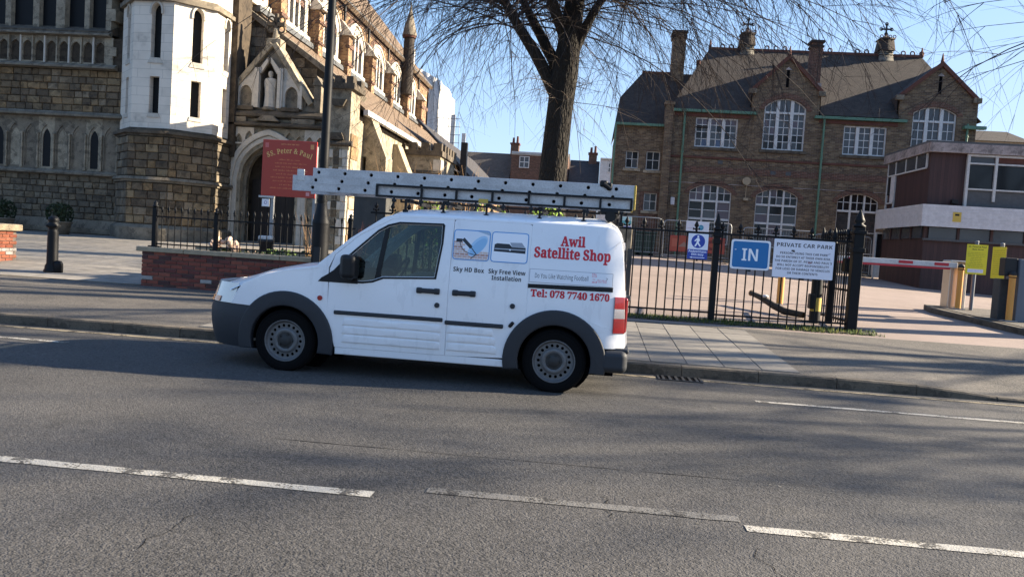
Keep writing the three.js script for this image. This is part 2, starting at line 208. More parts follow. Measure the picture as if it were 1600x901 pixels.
const m = {
  road: M(0.081, 0.0765, 0.073, { map: T.asphalt, ...bump(T.asphaltBump, 0.006), roughness: 0.9 }),
  roadSeam: M(0.068, 0.065, 0.063, { map: T.asphalt, roughness: 0.9 }),
  footway: M(0.138, 0.123, 0.106, { map: T.asphalt, ...bump(T.asphaltBump, 0.005), roughness: 0.95 }),
  carpark: M(0.275, 0.21, 0.178, { map: T.patch, ...bump(T.asphaltBump, 0.004), roughness: 0.95 }),
  forecourt: M(0.27, 0.245, 0.21, { map: T.paver, roughness: 0.9 }),
  slab: [0.2, 0.18, 0.212].map(k => M(k * 1.1, k, k * 0.86, { map: T.grain, ...bump(T.stoneBump, 0.002), roughness: 0.9 })),
  kerb: M(0.135, 0.115, 0.092, { map: T.stone, ...bump(T.stoneBump, 0.006), roughness: 0.9 }),
  line: M(0.44, 0.41, 0.35, { map: T.wear, ...bump(T.asphaltBump, 0.004), roughness: 0.8 }),
  lineWorn: M(0.135, 0.128, 0.118, { map: T.wear, ...bump(T.asphaltBump, 0.004), roughness: 0.85 }),
  lineYellow: M(0.30, 0.245, 0.155, { map: T.wear, roughness: 0.85 }),
  grass: M(0.05, 0.075, 0.02, { roughness: 1 }), grassDry: M(0.14, 0.12, 0.05, { roughness: 1 }),
  soil: M(0.06, 0.045, 0.03, { map: T.grain }),
  iron: M(0.004, 0.0045, 0.006, { roughness: 0.55, phys: 1, specularIntensity: 0.45 }), ironRough: M(0.008, 0.009, 0.011, { roughness: 0.65 }),
  galv: M(0.34, 0.35, 0.36, { metalness: 0.6, roughness: 0.5, map: T.grain }),
  steel: M(0.5, 0.47, 0.42, { metalness: 0.85, roughness: 0.42 }),
  alu: M(0.62, 0.62, 0.63, { metalness: 0.5, roughness: 0.5, map: T.grain }), aluDull: M(0.46, 0.46, 0.47, { metalness: 0.4, roughness: 0.6 }),
  black: M(0.006, 0.0065, 0.008, { roughness: 0.5, phys: 1, specularIntensity: 0.6 }), rubber: M(0.0045, 0.0045, 0.005, { roughness: 0.95, phys: 1, specularIntensity: 0.3 }), plastic: M(0.018, 0.021, 0.027, { roughness: 0.62 }),
  van: M(0.84, 0.845, 0.86, { map: T.grime, clearcoat: 0.7, clearcoatRoughness: 0.12, roughness: 0.45 }),
  vanGlass: M(0.45, 0.53, 0.51, { transmission: 1, thickness: 0, roughness: 0.02, ior: 1.5 }),
  dark: M(0.004, 0.004, 0.005, { roughness: 1, phys: 1, specularIntensity: 0.1 }), interior: M(0.012, 0.013, 0.015, { roughness: 0.9 }),
  rim: M(0.17, 0.17, 0.172, { metalness: 0.35, roughness: 0.5, map: T.grain }), rimDark: M(0.02, 0.02, 0.02, { roughness: 0.6 }),
  lampRed: M(0.3, 0.006, 0.01, { clearcoat: 1, roughness: 0.2 }), lampWhite: M(0.72, 0.7, 0.7, { clearcoat: 1, roughness: 0.2 }), lampClear: M(0.36, 0.33, 0.33, { clearcoat: 1, roughness: 0.2 }), lampAmber: M(0.7, 0.2, 0.03, { clearcoat: 1, roughness: 0.25 }),
  lens: M(0.55, 0.56, 0.56, { clearcoat: 1, roughness: 0.15, metalness: 0.3 }),
  stones: [[0.20, 0.142, 0.082], [0.14, 0.10, 0.06], [0.25, 0.185, 0.108], [0.085, 0.064, 0.044], [0.22, 0.175, 0.125], [0.26, 0.17, 0.085], [0.12, 0.092, 0.064]].map(k => M(k[0] * .95 + .055, k[1] * .95 + .042, k[2] * .95 + .029, { map: T.stone, ...bump(T.stoneBump, 0.02), roughness: 0.95 })),
  greyStones: [[0.15, 0.128, 0.098], [0.11, 0.094, 0.073], [0.185, 0.158, 0.12], [0.075, 0.064, 0.05], [0.16, 0.122, 0.08]].map(k => M(k[0] * .95 + .05, k[1] * .95 + .043, k[2] * .95 + .033, { map: T.stone, ...bump(T.stoneBump, 0.02), roughness: 0.95 })),
  mortar: M(0.085, 0.066, 0.048, { map: T.stone, roughness: 1 }),
  dress: M(0.38, 0.335, 0.265, { map: T.stone, ...bump(T.stoneBump, 0.006), roughness: 0.9 }),
  dressDark: M(0.23, 0.2, 0.16, { map: T.stone, ...bump(T.stoneBump, 0.006), roughness: 0.9 }),
  sooty: M(0.12, 0.1, 0.078, { map: T.stone, ...bump(T.stoneBump, 0.01), roughness: 0.95 }),
  white: M(0.67, 0.605, 0.515, { map: T.ashlar, ...bump(T.stoneBump, 0.003), roughness: 0.85 }), whiteStone: M(0.6, 0.55, 0.47, { map: T.grain, roughness: 0.85 }),
  paint: M(0.66, 0.66, 0.65, { roughness: 0.5, map: T.grain }), paintOld: M(0.6, 0.6, 0.58, { roughness: 0.7, map: T.grain }),
  glass: M(0.010, 0.012, 0.015, { roughness: 0.08, phys: 1, specularIntensity: 0.6 }), glassGrey: M(0.05, 0.054, 0.062, { roughness: 0.15 }), glassMauve: M(0.085, 0.062, 0.08, { roughness: 0.2 }), glassBlue: M(0.05, 0.08, 0.15, { roughness: 0.15 }), glassLead: M(0.007, 0.008, 0.01, { roughness: 0.5, phys: 1, specularIntensity: 0.35, map: T.grain }),
  stock: M(1, 1, 1, { map: T.stock, ...bump(T.brickBump, 0.008), roughness: 0.95 }), yellow: M(1, 1, 1, { map: T.yellow, ...bump(T.brickBump, 0.008), roughness: 0.95 }), red: M(1, 1, 1, { map: T.red, ...bump(T.brickBump, 0.008), roughness: 0.95 }),
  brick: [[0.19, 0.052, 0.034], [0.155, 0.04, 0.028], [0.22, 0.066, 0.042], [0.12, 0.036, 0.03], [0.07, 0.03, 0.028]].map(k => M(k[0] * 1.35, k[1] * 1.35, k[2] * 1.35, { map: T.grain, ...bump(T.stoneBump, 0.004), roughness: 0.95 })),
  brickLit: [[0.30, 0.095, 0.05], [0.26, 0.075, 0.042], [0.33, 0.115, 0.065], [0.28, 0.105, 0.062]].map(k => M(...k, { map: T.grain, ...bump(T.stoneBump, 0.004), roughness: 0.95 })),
  brickWhite: M(0.42, 0.38, 0.35, { map: T.grain, roughness: 0.95 }), brickMortar: M(0.19, 0.15, 0.125, { map: T.grain, roughness: 1 }),
  coping: M(0.4, 0.325, 0.22, { map: T.grain, ...bump(T.stoneBump, 0.004), roughness: 0.9 }),
  tile: M(0.04, 0.031, 0.026, { map: T.tile, ...bump(T.tileBump, 0.02), roughness: 0.9 }), tileBrown: M(0.17, 0.125, 0.085, { map: T.tile, ...bump(T.tileBump, 0.02), roughness: 0.9 }), tileDark: M(0.045, 0.042, 0.044, { map: T.tile, ...bump(T.tileBump, 0.02), roughness: 0.8 }),
  terracotta: M(0.125, 0.048, 0.034, { map: T.grain, roughness: 0.9 }), lead: M(0.09, 0.095, 0.1, { map: T.grain, roughness: 0.7 }),
  green: M(0.10, 0.22, 0.15, { roughness: 0.6, map: T.grain }), bark: M(0.019, 0.0165, 0.014, { map: T.bark, ...bump(T.barkBump, 0.05), roughness: 1 }), twig: M(0.03, 0.021, 0.018, { roughness: 0.9 }), twigPale: M(0.12, 0.09, 0.065, { roughness: 0.9 }),
  door: M(0.028, 0.018, 0.013, { map: T.wood, roughness: 0.7 }), maroon: M(0.060, 0.026, 0.024, { map: T.wood, roughness: 0.7 }), fascia: M(0.66, 0.65, 0.66, { map: T.grain, roughness: 0.6 }), fasciaOld: M(0.46, 0.41, 0.42, { map: T.stone, roughness: 0.8 }),
  grey: M(0.075, 0.075, 0.072, { map: T.grain, roughness: 0.95 }), concrete: M(0.23, 0.22, 0.2, { map: T.stone, roughness: 0.95 }),
  orange: M(0.6, 0.27, 0.05, { roughness: 0.55 }), yellowPaint: M(0.5, 0.35, 0.06, { roughness: 0.6 }), redPaint: M(0.45, 0.025, 0.035, { roughness: 0.5 }),
  postGrey: M(0.11, 0.125, 0.15, { roughness: 0.6 }), leaf: M(0.06, 0.10, 0.022, { roughness: 0.8 }), leafBright: M(0.17, 0.26, 0.03, { roughness: 0.8 }), leafDark: M(0.02, 0.035, 0.012, { roughness: 0.85 }), flower: M(0.5, 0.36, 0.27, { roughness: 0.9 }), reed: M(0.3, 0.18, 0.09, { roughness: 0.9 }), reedRed: M(0.2, 0.06, 0.045, { roughness: 0.9 }), darkWood: M(0.06, 0.047, 0.036, { map: T.bark, roughness: 1 }),
};
const CT = document.createElement.bind(document);
function sign(w, h, draw) { const c = CT('canvas'); c.width = w; c.height = h; const x = c.getContext('2d'); draw(x, w, h); const t = new THREE.CanvasTexture(c); t.colorSpace = THREE.SRGBColorSpace; t.anisotropy = 8; return t; }
const printed = (t, o = {}) => new THREE.MeshStandardMaterial({ map: t, roughness: 0.55, ...o });
function plate(w, h) { const g = new THREE.PlaneGeometry(w, h); return g; }     // a printed face; keeps its own uv
function rr2(x, X, Y, W, H, r) { x.beginPath(); x.moveTo(X + r, Y); x.lineTo(X + W - r, Y); x.quadraticCurveTo(X + W, Y, X + W, Y + r); x.lineTo(X + W, Y + H - r); x.quadraticCurveTo(X + W, Y + H, X + W - r, Y + H); x.lineTo(X + r, Y + H); x.quadraticCurveTo(X, Y + H, X, Y + H - r); x.lineTo(X, Y + r); x.quadraticCurveTo(X, Y, X + r, Y); x.closePath(); }
function fit(x, s, cx, y, w, font, px) { x.save(); x.font = font.replace('#', px); const k = w / x.measureText(s).width; x.translate(cx, y); x.scale(k, 1); x.textAlign = 'center'; x.fillText(s, 0, 0); x.restore(); }
function scribble(x, cx, y, w, h, col) { x.fillStyle = col; let a = cx - w / 2; let k = Math.floor(a * 7 + y * 13); while (a < cx + w / 2) { const n = 2 + hash(k++, 3, 9) * 5; for (let i = 0; i < n && a < cx + w / 2; i++) { x.globalAlpha = 0.45 + .4 * hash(k++, 5, 2); x.fillRect(a, y - h * (0.6 + .4 * hash(k, 2, 3)), h * 0.45, h * (0.6 + .4 * hash(k, 2, 3))); a += h * 0.66; } a += h * 0.5; } x.globalAlpha = 1; }

// ---------- ground, road, pavement ----------
const KZ = -9.72;
function gy(x, z) {
  const d = Math.max(0, KZ - Math.max(z, -42));
  return 0.12 + 0.042 * d - 0.035 * clamp(x - 3, 0, 14) * clamp((-z - 18) / 12) - 0.1 * ss(3.6, 5.4, x) * (1 - ss(0, 2.6, KZ - z));
}
function terrain(xs, zs, dy = 0, f = gy) {
  const pos = []; const P = (x, z) => [x, f(x, z) + dy, z];
  for (let i = 0; i + 1 < xs.length; i++) for (let j = 0; j + 1 < zs.length; j++) { const a = P(xs[i], zs[j]), b = P(xs[i + 1], zs[j]), c = P(xs[i + 1], zs[j + 1]), d = P(xs[i], zs[j + 1]); pos.push(...a, ...b, ...c, ...a, ...c, ...d); }
  const g = new THREE.BufferGeometry(); g.setAttribute('position', new THREE.Float32BufferAttribute(pos, 3)); g.computeVertexNormals(); return g;
}
const span = (a, b, n) => Array.from({ length: n + 1 }, (_, i) => a + (b - a) * i / n);
{
  struct('ground', sheet(2, 2, (u, v) => [-700 + 1400 * u, -0.15 + (v < 0.4 ? 1.35 : 0), -700 + 730 * v]), m.soil, 'wide ground under the whole street reaching the horizon');
  struct('road', bx(-260, 260, -0.12, 0, KZ, 40), m.road, 'grey asphalt road with worn surface in front of the white van');
  struct('pavement', terrain([-200, ...span(-60, -12, 8), ...span(-11, 3.4, 14), ...span(3.6, 5.6, 10), ...span(6, 14, 6), 60, 200], [KZ - 0.145, ...span(-10, -12.4, 8), -13.8]), m.footway, 'grey asphalt pavement behind the kerb between road and railings');
  struct('car_park', terrain([-4.1, ...span(-2, 18, 20), 40, 200], [-13.8, -14.6, ...span(-16, -42, 16), -140]), m.carpark, 'pinkish sunlit car park surface behind the black railings');
  struct('forecourt', terrain([-200, -60, -30, -20, -12, -4.1], [-13.8, -20, -30, -42, -140]), m.forecourt, 'pale block paved forecourt in front of the church');
  // kerb of single granite stones
  const kerb = new THREE.Group(); kerb.name = 'kerb'; kerb.off = V(); kerb.userData = { kind: 'structure', label: 'row of granite kerb stones along the pavement, dropped at the car park entrance' }; scene.add(kerb);
  const L = 0.91;
  for (let i = -16; i < 12; i++) {
    const x0 = i * L + 0.28, x1 = x0 + L - 0.008, h0 = gy(x0, KZ - .07) + 0.004, h1 = gy(x1, KZ - .07) + 0.004, w = 0.145, c = 0.018, j = rr(-.004, .004);
    const pr = h => [[KZ + j, -0.1], [KZ + j, h - c], [KZ + j - c, h], [KZ - w, h], [KZ - w, -0.1]];
    const A = pr(h0), B = pr(h1), pos = []; const at = (q, x) => [x, q[1], q[0]];
    for (let k = 0; k < 4; k++) { const a = at(A[k], x0), b = at(B[k], x1), d = at(B[k + 1], x1), e = at(A[k + 1], x0); pos.push(...a, ...b, ...d, ...a, ...d, ...e); }
    for (const [Q, x] of [[A, x0], [B, x1]]) for (let k = 1; k < 4; k++) pos.push(...at(Q[0], x), ...at(Q[k], x), ...at(Q[k + 1], x));
    const g = new THREE.BufferGeometry(); g.setAttribute('position', new THREE.Float32BufferAttribute(pos, 3)); g.computeVertexNormals();
    mesh('kerb_stone', g, m.kerb, kerb);
  }
  // paving slabs
  const slabs = new THREE.Group(); slabs.name = 'paved_path'; slabs.off = V(); slabs.userData = { kind: 'structure', label: 'strip of large concrete paving slabs set into the pavement behind the van' }; scene.add(slabs);
  const geos = [0, 1, 2].map(() => { const g = block(0.444, 0.594, 0.03, 0.005, 0.002); g.rotateX(-Math.PI / 2); return boxUV(g); });
  for (let i = -11; i < 6; i++) for (let j = 0; j < 6; j++) {
    const x = 2.62 - 0.45 * (5 - i) - 0.225, z = -9.9 - 0.6 * j - 0.3;
    const s = put('paving_slab', pick(geos), pick(m.slab), slabs, x, gy(x, z) - 0.018 + rr(-.002, .002), z, Math.atan(0.042));
  }
  // road markings
  const mark = (name, label, x0, x1, z, w, mt, parts = 1) => { const n = Math.max(2, Math.round((x1 - x0) * 5)), a = [], b = []; for (let i = 0; i <= n; i++) { const x = x0 + (x1 - x0) * i / n; a.push([x, z + w / 2 + rr(-.006, .006)]); b.unshift([x, z - w / 2 + rr(-.006, .006)]); } const g = new THREE.ShapeGeometry(poly([...a, ...b].map(p => [p[0], -p[1]]))); g.rotateX(-Math.PI / 2); g.translate(0, 0.004, 0); const o = struct(name, g, mt, label); return o; };
  mark('road_marking', 'white centre line dash at the lower left of the road', -5.2, -1.14, -4.356, 0.1, m.line);
  mark('road_marking', 'white centre line dash at the lower right of the road', 0.944, 5.1, -4.39, 0.1, m.line);
  mark('road_marking', 'faded old centre line between the two white dashes', -0.86, 0.935, -4.53, 0.1, m.lineWorn);
  mark('road_marking', 'white bay line on the road left of the van', -11, -5.955, -8.63, 0.09, m.line);
  mark('road_marking', 'white bay line on the road right of the van', 1.8, 9, -8.41, 0.09, m.line);
  mark('road_marking', 'worn yellow line along the foot of the kerb', -14, 0.86, -9.5, 0.1, m.lineYellow);
  mark('road_marking', 'worn yellow line right of the drain grate along the kerb', 1.42, 16, -9.5, 0.08, m.lineYellow);
  mark('edging_strip', 'pale stone strip between pavement and church forecourt', -13.5, -8.14, -13.79, 0.1, m.dress).position.y = gy(0, -13.79) + 0.002;
  mark('road_seam', 'thin dark seam running along the lane before the van', -2.2, 1.6, -5.35, 0.009, m.roadSeam);
  // cracks and scattered specks
  const crack = (pts, w) => { const a = [], b = []; pts.forEach(([x, z], i) => { const k = w * rr(.2, .6); a.push([x - k, -z]); b.unshift([x + k, -z]); }); const g = new THREE.ShapeGeometry(poly([...a, ...b])); g.rotateX(-Math.PI / 2); g.translate(0, 0.003, 0); return g; };
  const walk = (x, z, dx, dz, n) => { const o = []; for (let i = 0; i < n; i++) { o.push([x, z]); x += dx + rr(-.035, .035); z += dz; } return o; };
  struct('road_crack', [crack(walk(0.16, -4.72, .012, .05, 9), .006), crack(walk(0.95, -4.1, .01, .06, 14), .005), crack(walk(-1.9, -3.8, -.01, .06, 9), .004)], m.dark, 'thin dark cracks across the asphalt near the centre line');
  const bits = []; for (let i = 0; i < 110; i++) { const x = rr(-9, 7), z = rr(-9.3, -2.6), s = rr(.003, .009); const g = new THREE.CircleGeometry(s, 5); g.scale(rr(1, 2.4), 1, 1); g.rotateX(-Math.PI / 2); g.rotateY(rr(0, 3)); g.translate(x, 0.006, z); bits.push(g); }
  for (let i = 0; i < 60; i++) { const x = rr(-8, 9), z = rr(-13, -10), s = rr(.006, .018); const g = new THREE.CircleGeometry(s, 5); g.rotateX(-Math.PI / 2); g.translate(x, gy(x, z) + .006, z); bits.push(g); }
  const lit = mesh('litter_specks', bits, m.concrete); lit.userData = { kind: 'stuff', label: 'tiny pale specks of litter and chewing gum on road and pavement', category: 'litter' };
  // drain grate
  const gr = thing('drain_grate', 'slotted iron drain grate in the gutter behind the van', 'drain', [1.14, 0, -9.5]);
  mesh('pit', bx(0.9, 1.38, 0.0005, 0.003, -9.66, -9.36), m.dark, gr);
  mesh('frame', [bx(0.88, 1.4, 0.001, 0.012, -9.68, -9.655), bx(0.88, 1.4, 0.001, 0.012, -9.365, -9.34), bx(0.88, 0.905, 0.001, 0.012, -9.655, -9.365), bx(1.375, 1.4, 0.001, 0.012, -9.655, -9.365)], m.ironRough, gr);
  for (let i = 0; i < 6; i++) mesh('bar', bx(0.935 + i * .078, 0.965 + i * .078, 0.004, 0.011, -9.655, -9.365), m.rimDark, gr);
}

// ---------- church ----------
const church = thing('church', 'large gothic stone church with white octagonal turret and tall brick nave', 'church', [-16, 0.8, -27]);
function rubble(parent, mats, x0, x1, y0, y1, z, rowH, wMin, wMax, depth = 0.07, ry = 0, ox = 0, oz = 0) {  // courses of single stones on a face
  const n = Math.round((y1 - y0) / rowH), h = (y1 - y0) / n;
  for (let i = 0; i < n; i++) { let x = x0 - (i % 2) * rr(0, wMin * .6); while (x < x1 - 0.02) { let w = rr(wMin, wMax); if (x + w > x1 - wMin * .4) w = x1 - x; const a = Math.max(x, x0); const ww = x + w - a; if (ww > 0.05) { const g = block(ww - 0.022, h - 0.022, rr(depth * .6, depth), 0.022, 0.012); const cx = (a + x + w) / 2 - ox; put('stone', g, pick(mats), parent, ox + cx * Math.cos(ry), y0 + (i + .5) * h, z === null ? oz - cx * Math.sin(ry) : z, 0, ry); } x += w; } }
}
{
  const C = church;
  // west front
  const w = mesh('west_wall', [bx(-36, -16.6, 0, 7.8, -27.7, -27.07), bx(-36, -16.6, 7.8, 12.6, -27.9, -27.5), ext(poly([[-33, 12.6], [-13.4, 12.6], [-21.5, 22.9]]), -28.2, -27.6), bx(-16.7, -13.3, 4, 12.6, -29.3, -28.2)], m.mortar, C);
  const str = (name, x0, x1, y, h, p, zf, mt = m.dressDark, par = C) => mesh(name, extX([[-zf, y - h / 2], [-zf - p, y - h * .3], [-zf - p, y], [-zf - p * .25, y + h / 2], [-zf, y + h / 2]].map(q => [q[0], q[1]]), x0, x1), mt, par);
  str('plinth', -30, -16.3, 1.06, 0.6, 0.16, -27.0, m.dressDark); 
  rubble(C, m.greyStones, -23.2, -16.4, 1.36, 2.92, -27.07, 0.225, 0.22, 0.52);
  str('string_course', -30, -16.3, 3.0, 0.2, 0.16, -27.0, m.dressDark);
  str('string_course', -30, -16.4, 5.06, 0.22, 0.2, -27.0, m.dressDark);
  rubble(C, m.stones, -23.2, -16.4, 5.17, 6.66, -27.07, 0.25, 0.24, 0.52);
  str('string_course', -30, -17.1, 6.76, 0.2, 0.2, -27.0, m.dressDark);
  str('string_course', -30, -17.35, 7.9, 0.2, 0.2, -27.0, m.dressDark);
  mesh('sill', extX([[26.85, 8.0], [27.4, 8.28], [27.6, 8.28], [27.6, 7.98], [26.85, 7.9]], -30, -17.4), m.sooty, C);
  // blind arcade
  const bay = (cx, bw, y0, y1, z, d, ys, hw, rise, mt) => { const s = poly([[cx - bw / 2, y0], [cx + bw / 2, y0], [cx + bw / 2, y1], [cx - bw / 2, y1]]); s.holes.push(hole(archPts(cx, hw, y0 + .06, ys, rise, true))); return ext(s, z - d, z); };
  for (let k = -8; k <= 2; k++) {
    const cx = -17.9 + 0.605 * k, win = ((k % 3) + 3) % 3 === 0;
    const b = mesh('arcade_bay', [bay(cx, 0.605, 3.1, 4.95, -27.0, 0.14, 4.25, 0.215, 0.42), bay(cx, 0.5, 3.12, 4.9, -27.03, 0.1, 4.18, win ? 0.15 : 0.185, 0.36)], pick([m.dress, m.dressDark, m.dressDark]), C);
    mesh('colonnette', [cyl(cx - 0.3025, 3.2, 4.3, -26.965, 0.035, 0.035, 8), rbx(cx - .35, cx - .255, 3.1, 3.2, -27, -26.92, .008, 1), rbx(cx - .35, cx - .255, 4.3, 4.38, -27, -26.92, .008, 1)], m.dress, b);
    mesh(win ? 'lancet_window' : 'panel', bx(cx - 0.24, cx + 0.24, 3.1, 4.9, -27.06, win ? -27.05 : -27.048 + rr(0, .004)), win ? m.glassLead : pick([m.dress, m.dressDark, m.dressDark]), b);
  }
  // upper frieze
  for (let k = 0; k <= 10; k++) { const cx = -17.78 - 0.46 * k; const b = mesh('frieze_bay', bay(cx, 0.46, 6.86, 7.8, -27.0, 0.16, 7.38, 0.185, 0.26), pick([m.dress, m.dress, m.dressDark]), C); mesh('panel', bx(cx - .2, cx + .2, 6.88, 7.78, -27.14, -27.13), pick([m.dress, m.dressDark]), b); mesh('colonnette', rbx(cx - .26, cx - .2, 6.86, 7.8, -27.0, -26.93, .01, 1), k % 2 ? m.dress : m.whiteStone, b); }
  mesh('frieze_panel', bx(-36, -22.84, 6.86, 7.8, -27.1, -27), m.dressDark, C);
  // great west window
  const win = mesh('west_window', [...[[-21.5, -21.28], [-20.44, -20.2], [-19.52, -19.18], [-18.48, -18.29], [-22.7, -22.4], [-24, -23.7], [-25.2, -24.9]].map(([a, b]) => bx(a, b, 8.1, 12.0, -27.35, -27.1 + ((b - a) > .3 ? .06 : 0))), bx(-26, -17.5, 11.3, 11.7, -27.4, -27.15)], m.dress, C);
  mesh('jamb', [0, 1, 2, 3, 4, 5, 6, 7].map(i => bx(-17.62, -17.42 + (i % 2) * .16, 8.0 + i * .42, 8.41 + i * .42, -27.5, -27.02)), m.dress, win);
  for (const [a, b] of [[-18.29, -17.62], [-19.18, -18.48], [-20.2, -19.52], [-21.28, -20.44], [-22.4, -21.5], [-23.7, -22.7], [-24.9, -24]]) mesh('pane', bx(a - .01, b + .01, 8.1, 11.9, -27.32, -27.3), m.glassLead, win);
  mesh('jamb', [0, 1, 2].map(i => bx(-17.62, -17.3 + (i % 2) * .12, 6.86 + i * .32, 7.17 + i * .32, -27.05, -26.99)), m.dress, C);
  rubble(C, m.greyStones, -17.25, -16.3, 6.9, 9.4, -27.49, 0.27, 0.26, 0.5);
  // octagonal turret
  const tc = [-15.23, -27.71], facet = (a, ap, side, y0, y1, mt, name, holes, th = 0.28) => {
    const s = poly([[-side / 2, y0], [side / 2, y0], [side / 2, y1], [-side / 2, y1]]); for (const h of holes) s.holes.push(hole(h));
    const g = ext(s, -th, 0); g.translate(0, 0, ap); g.rotateY(a); g.translate(tc[0], 0, tc[1]); return mesh(name, g, mt, C);
  };
  const tan = Math.tan(Math.PI / 8), AP = 1.714, oct = (ap, y0, y1, ap2 = ap) => { const g = new THREE.CylinderGeometry(ap2 / Math.cos(Math.PI / 8), ap / Math.cos(Math.PI / 8), y1 - y0, 8, 1, false, Math.PI / 8); g.translate(tc[0], (y0 + y1) / 2, tc[1]); return prep(g); };
  for (const a of [-135, -90, -45, 0, 45, 90, 135, 180]) {
    const f = facet(R(a), AP, 2 * AP * tan - .002, 4.6, 12.5, m.white, 'turret_face', [[[-0.07, 5.12], [0.27, 5.12], [0.27, 6.36], [-0.07, 6.36]], archPts(0.1, 0.18, 6.98, 8.55, 0.26, true), archPts(0.1, 0.16, 9.7, 11.3, 0.26, true)]);
    if (Math.abs(a) > 95) continue;
    const loc = (g, z) => { g.translate(0, 0, z); g.rotateY(R(a)); g.translate(tc[0], 0, tc[1]); return g; };
    mesh('pane', [loc(bx(-0.1, 0.3, 5.08, 6.4, 0, .02), AP - .25), loc(bx(-0.1, 0.3, 6.9, 8.9, 0, .02), AP - .25)], m.glassLead, f);
    mesh('sill', [loc(ext(poly([[-.13, 4.98], [.33, 4.98], [.29, 5.12], [-.09, 5.12]]), 0, .05), AP - .02), loc(ext(poly([[-.17, 6.8], [.37, 6.8], [.28, 6.98], [-.08, 6.98]]), 0, .05), AP - .02)], m.whiteStone, f);
    const hs = ringBand(archPts(0.1, 0.24, 8.45, 8.56, 0.36, true), archPts(0.1, 0.175, 8.45, 8.56, 0.27, true));
    mesh('hood_mould', loc(ext(hs, 0, .05), AP), m.whiteStone, f);
  }
  mesh('turret_core', oct(AP - .3, 0.5, 12.5), m.dark, C);
  mesh('turret_band', [oct(AP + .12, 8.86, 9.0), oct(AP + .02, 9.0, 9.12), oct(AP + .14, 12.5, 12.8)], m.dressDark, C);
  mesh('turret_roof', oct(AP + .05, 12.8, 16.5, 0.05), m.tile, C);
  mesh('turret_band', [oct(AP + .2, 4.42, 4.52), oct(AP + .02, 4.52, 4.62), oct(AP + .1, 4.34, 4.42)], m.sooty, C);
  mesh('turret_band', [oct(AP + .2, 2.86, 2.96, AP + .16), oct(AP + .13, 2.78, 2.86)], m.dressDark, C);
  mesh('turret_base', oct(AP + .02, 0.6, 4.4), m.mortar, C);
  mesh('turret_plinth', [oct(AP + .2, 0.5, 1.22, AP + .2), oct(AP + .2, 1.22, 1.34, AP + .06)], m.dressDark, C);
  for (const a of [-45, 0, 45, 90]) for (const [y0, y1] of [[1.36, 2.76], [2.98, 4.33]]) { const sd = 2 * (AP + .05) * tan; for (let i = 0, n = 5, h = (y1 - y0) / 5; i < n; i++) { let x = -sd / 2; while (x < sd / 2 - .03) { let ww = x < -sd / 2 + .01 ? rr(.16, .3) : rr(.26, .56); if (x + ww > sd / 2 - .16) ww = sd / 2 - x; const g = block(ww - .02, h - .022, rr(.05, .075), .02, .012), cx = x + ww / 2, A = R(a), q = AP + .02; put('stone', g, pick(a === 0 || a === 45 ? m.stones : m.greyStones), C, tc[0] + cx * Math.cos(A) + q * Math.sin(A), y0 + (i + .5) * h, tc[1] - cx * Math.sin(A) + q * Math.cos(A), 0, A); x += ww; } } }
  // porch
  const zf = -28.5;
  const pw = poly([[-14.2, 0.4], [-9.15, 0.4], [-9.15, 5.2], [-14.2, 5.2]]); pw.holes.push(hole(archPts(-12.05, 1.06, 0.45, 3.2, 1.32, true)));
  const porch = mesh('porch', [ext(pw, zf - .75, zf), bx(-14.2, -9.15, 5.2, 5.75, zf - 2.2, zf), bx(-9.6, -9.15, .4, 5.2, zf - 3, zf - .75)], m.dress, C);
  const ring = (o, i, z0, z1, mt, nm) => { const s = ringBand(archPts(-12.05, o, 0.45, 3.2, 1.24 * o, true), archPts(-12.05, i, 0.45, 3.2, 1.24 * i, true)); return mesh(nm, ext(s, z0, z1, { b: .02 }), mt, porch); };
  ring(1.5, 1.36, zf, zf + .12, m.whiteStone, 'arch_hood'); ring(1.32, 1.2, zf, zf + .05, m.whiteStone, 'arch_order'); ring(1.1, 0.97, zf - .4, zf - .3, m.dressDark, 'arch_order');
  mesh('doorway', [bx(-14, -9.2, .4, 5.1, zf - 2.6, zf - 2.5)], m.dark, porch);
  for (let i = 0; i < 6; i++) mesh('door_plank', bx(-13.05 + i * .335, -12.725 + i * .335, .5, 3.3 + (i > 0 && i < 5 ? .5 : 0), zf - 1.0, zf - .96 + (i % 2) * .006), m.door, porch);
  // tracery frieze over arch
  for (let i = 0; i < 13; i++) { const cx = -13.96 + i * .385; if (i > 2 && i < 8 && Math.abs(cx + 12.05) < 0.75) { continue; } const y0 = Math.abs(cx + 12.05) < 1.35 ? 4.62 - (Math.abs(cx + 12.05) - .75) * .3 : (Math.abs(cx + 12.05) < 1.75 ? 3.9 : 3.3); mesh('tracery_panel', [bay(cx, .385, y0, 5.12, zf + .1, .1, Math.max(y0 + .12, 4.62), .14, .26)], i < 4 || i > 8 ? m.whiteStone : m.dress, porch); }
  str('porch_cornice', -14.25, -9.05, 5.25, .22, .3, zf, m.sooty, porch); str('porch_cornice', -14.2, -9.1, 5.62, .3, .22, zf, m.sooty, porch);
  mesh('frieze_boss', [ext(poly([[-12.5, 5.36], [-11.6, 5.36], [-11.85, 5.56], [-12.25, 5.56]]), zf + .02, zf + .3), rbx(-13.7, -12.9, 5.3, 5.5, zf, zf + .2, .03, 1), rbx(-11.2, -10.3, 5.3, 5.5, zf, zf + .2, .03, 1)], m.dressDark, porch);
  for (const [a, b] of [[-14.0, -13.6], [-10.0, -9.3]]) rubble(C, m.greyStones, a, b, 1.2, 2.9, zf, .28, .2, .42, .05);
  // porch gable with niche
  const gw = poly([[-13.75, 5.76], [-10.75, 5.76], [-10.75, 6.2], [-12.05, 8.1], [-13.75, 6.0]]); gw.holes.push(hole(archPts(-12.15, .34, 5.9, 7.1, .42, true)));
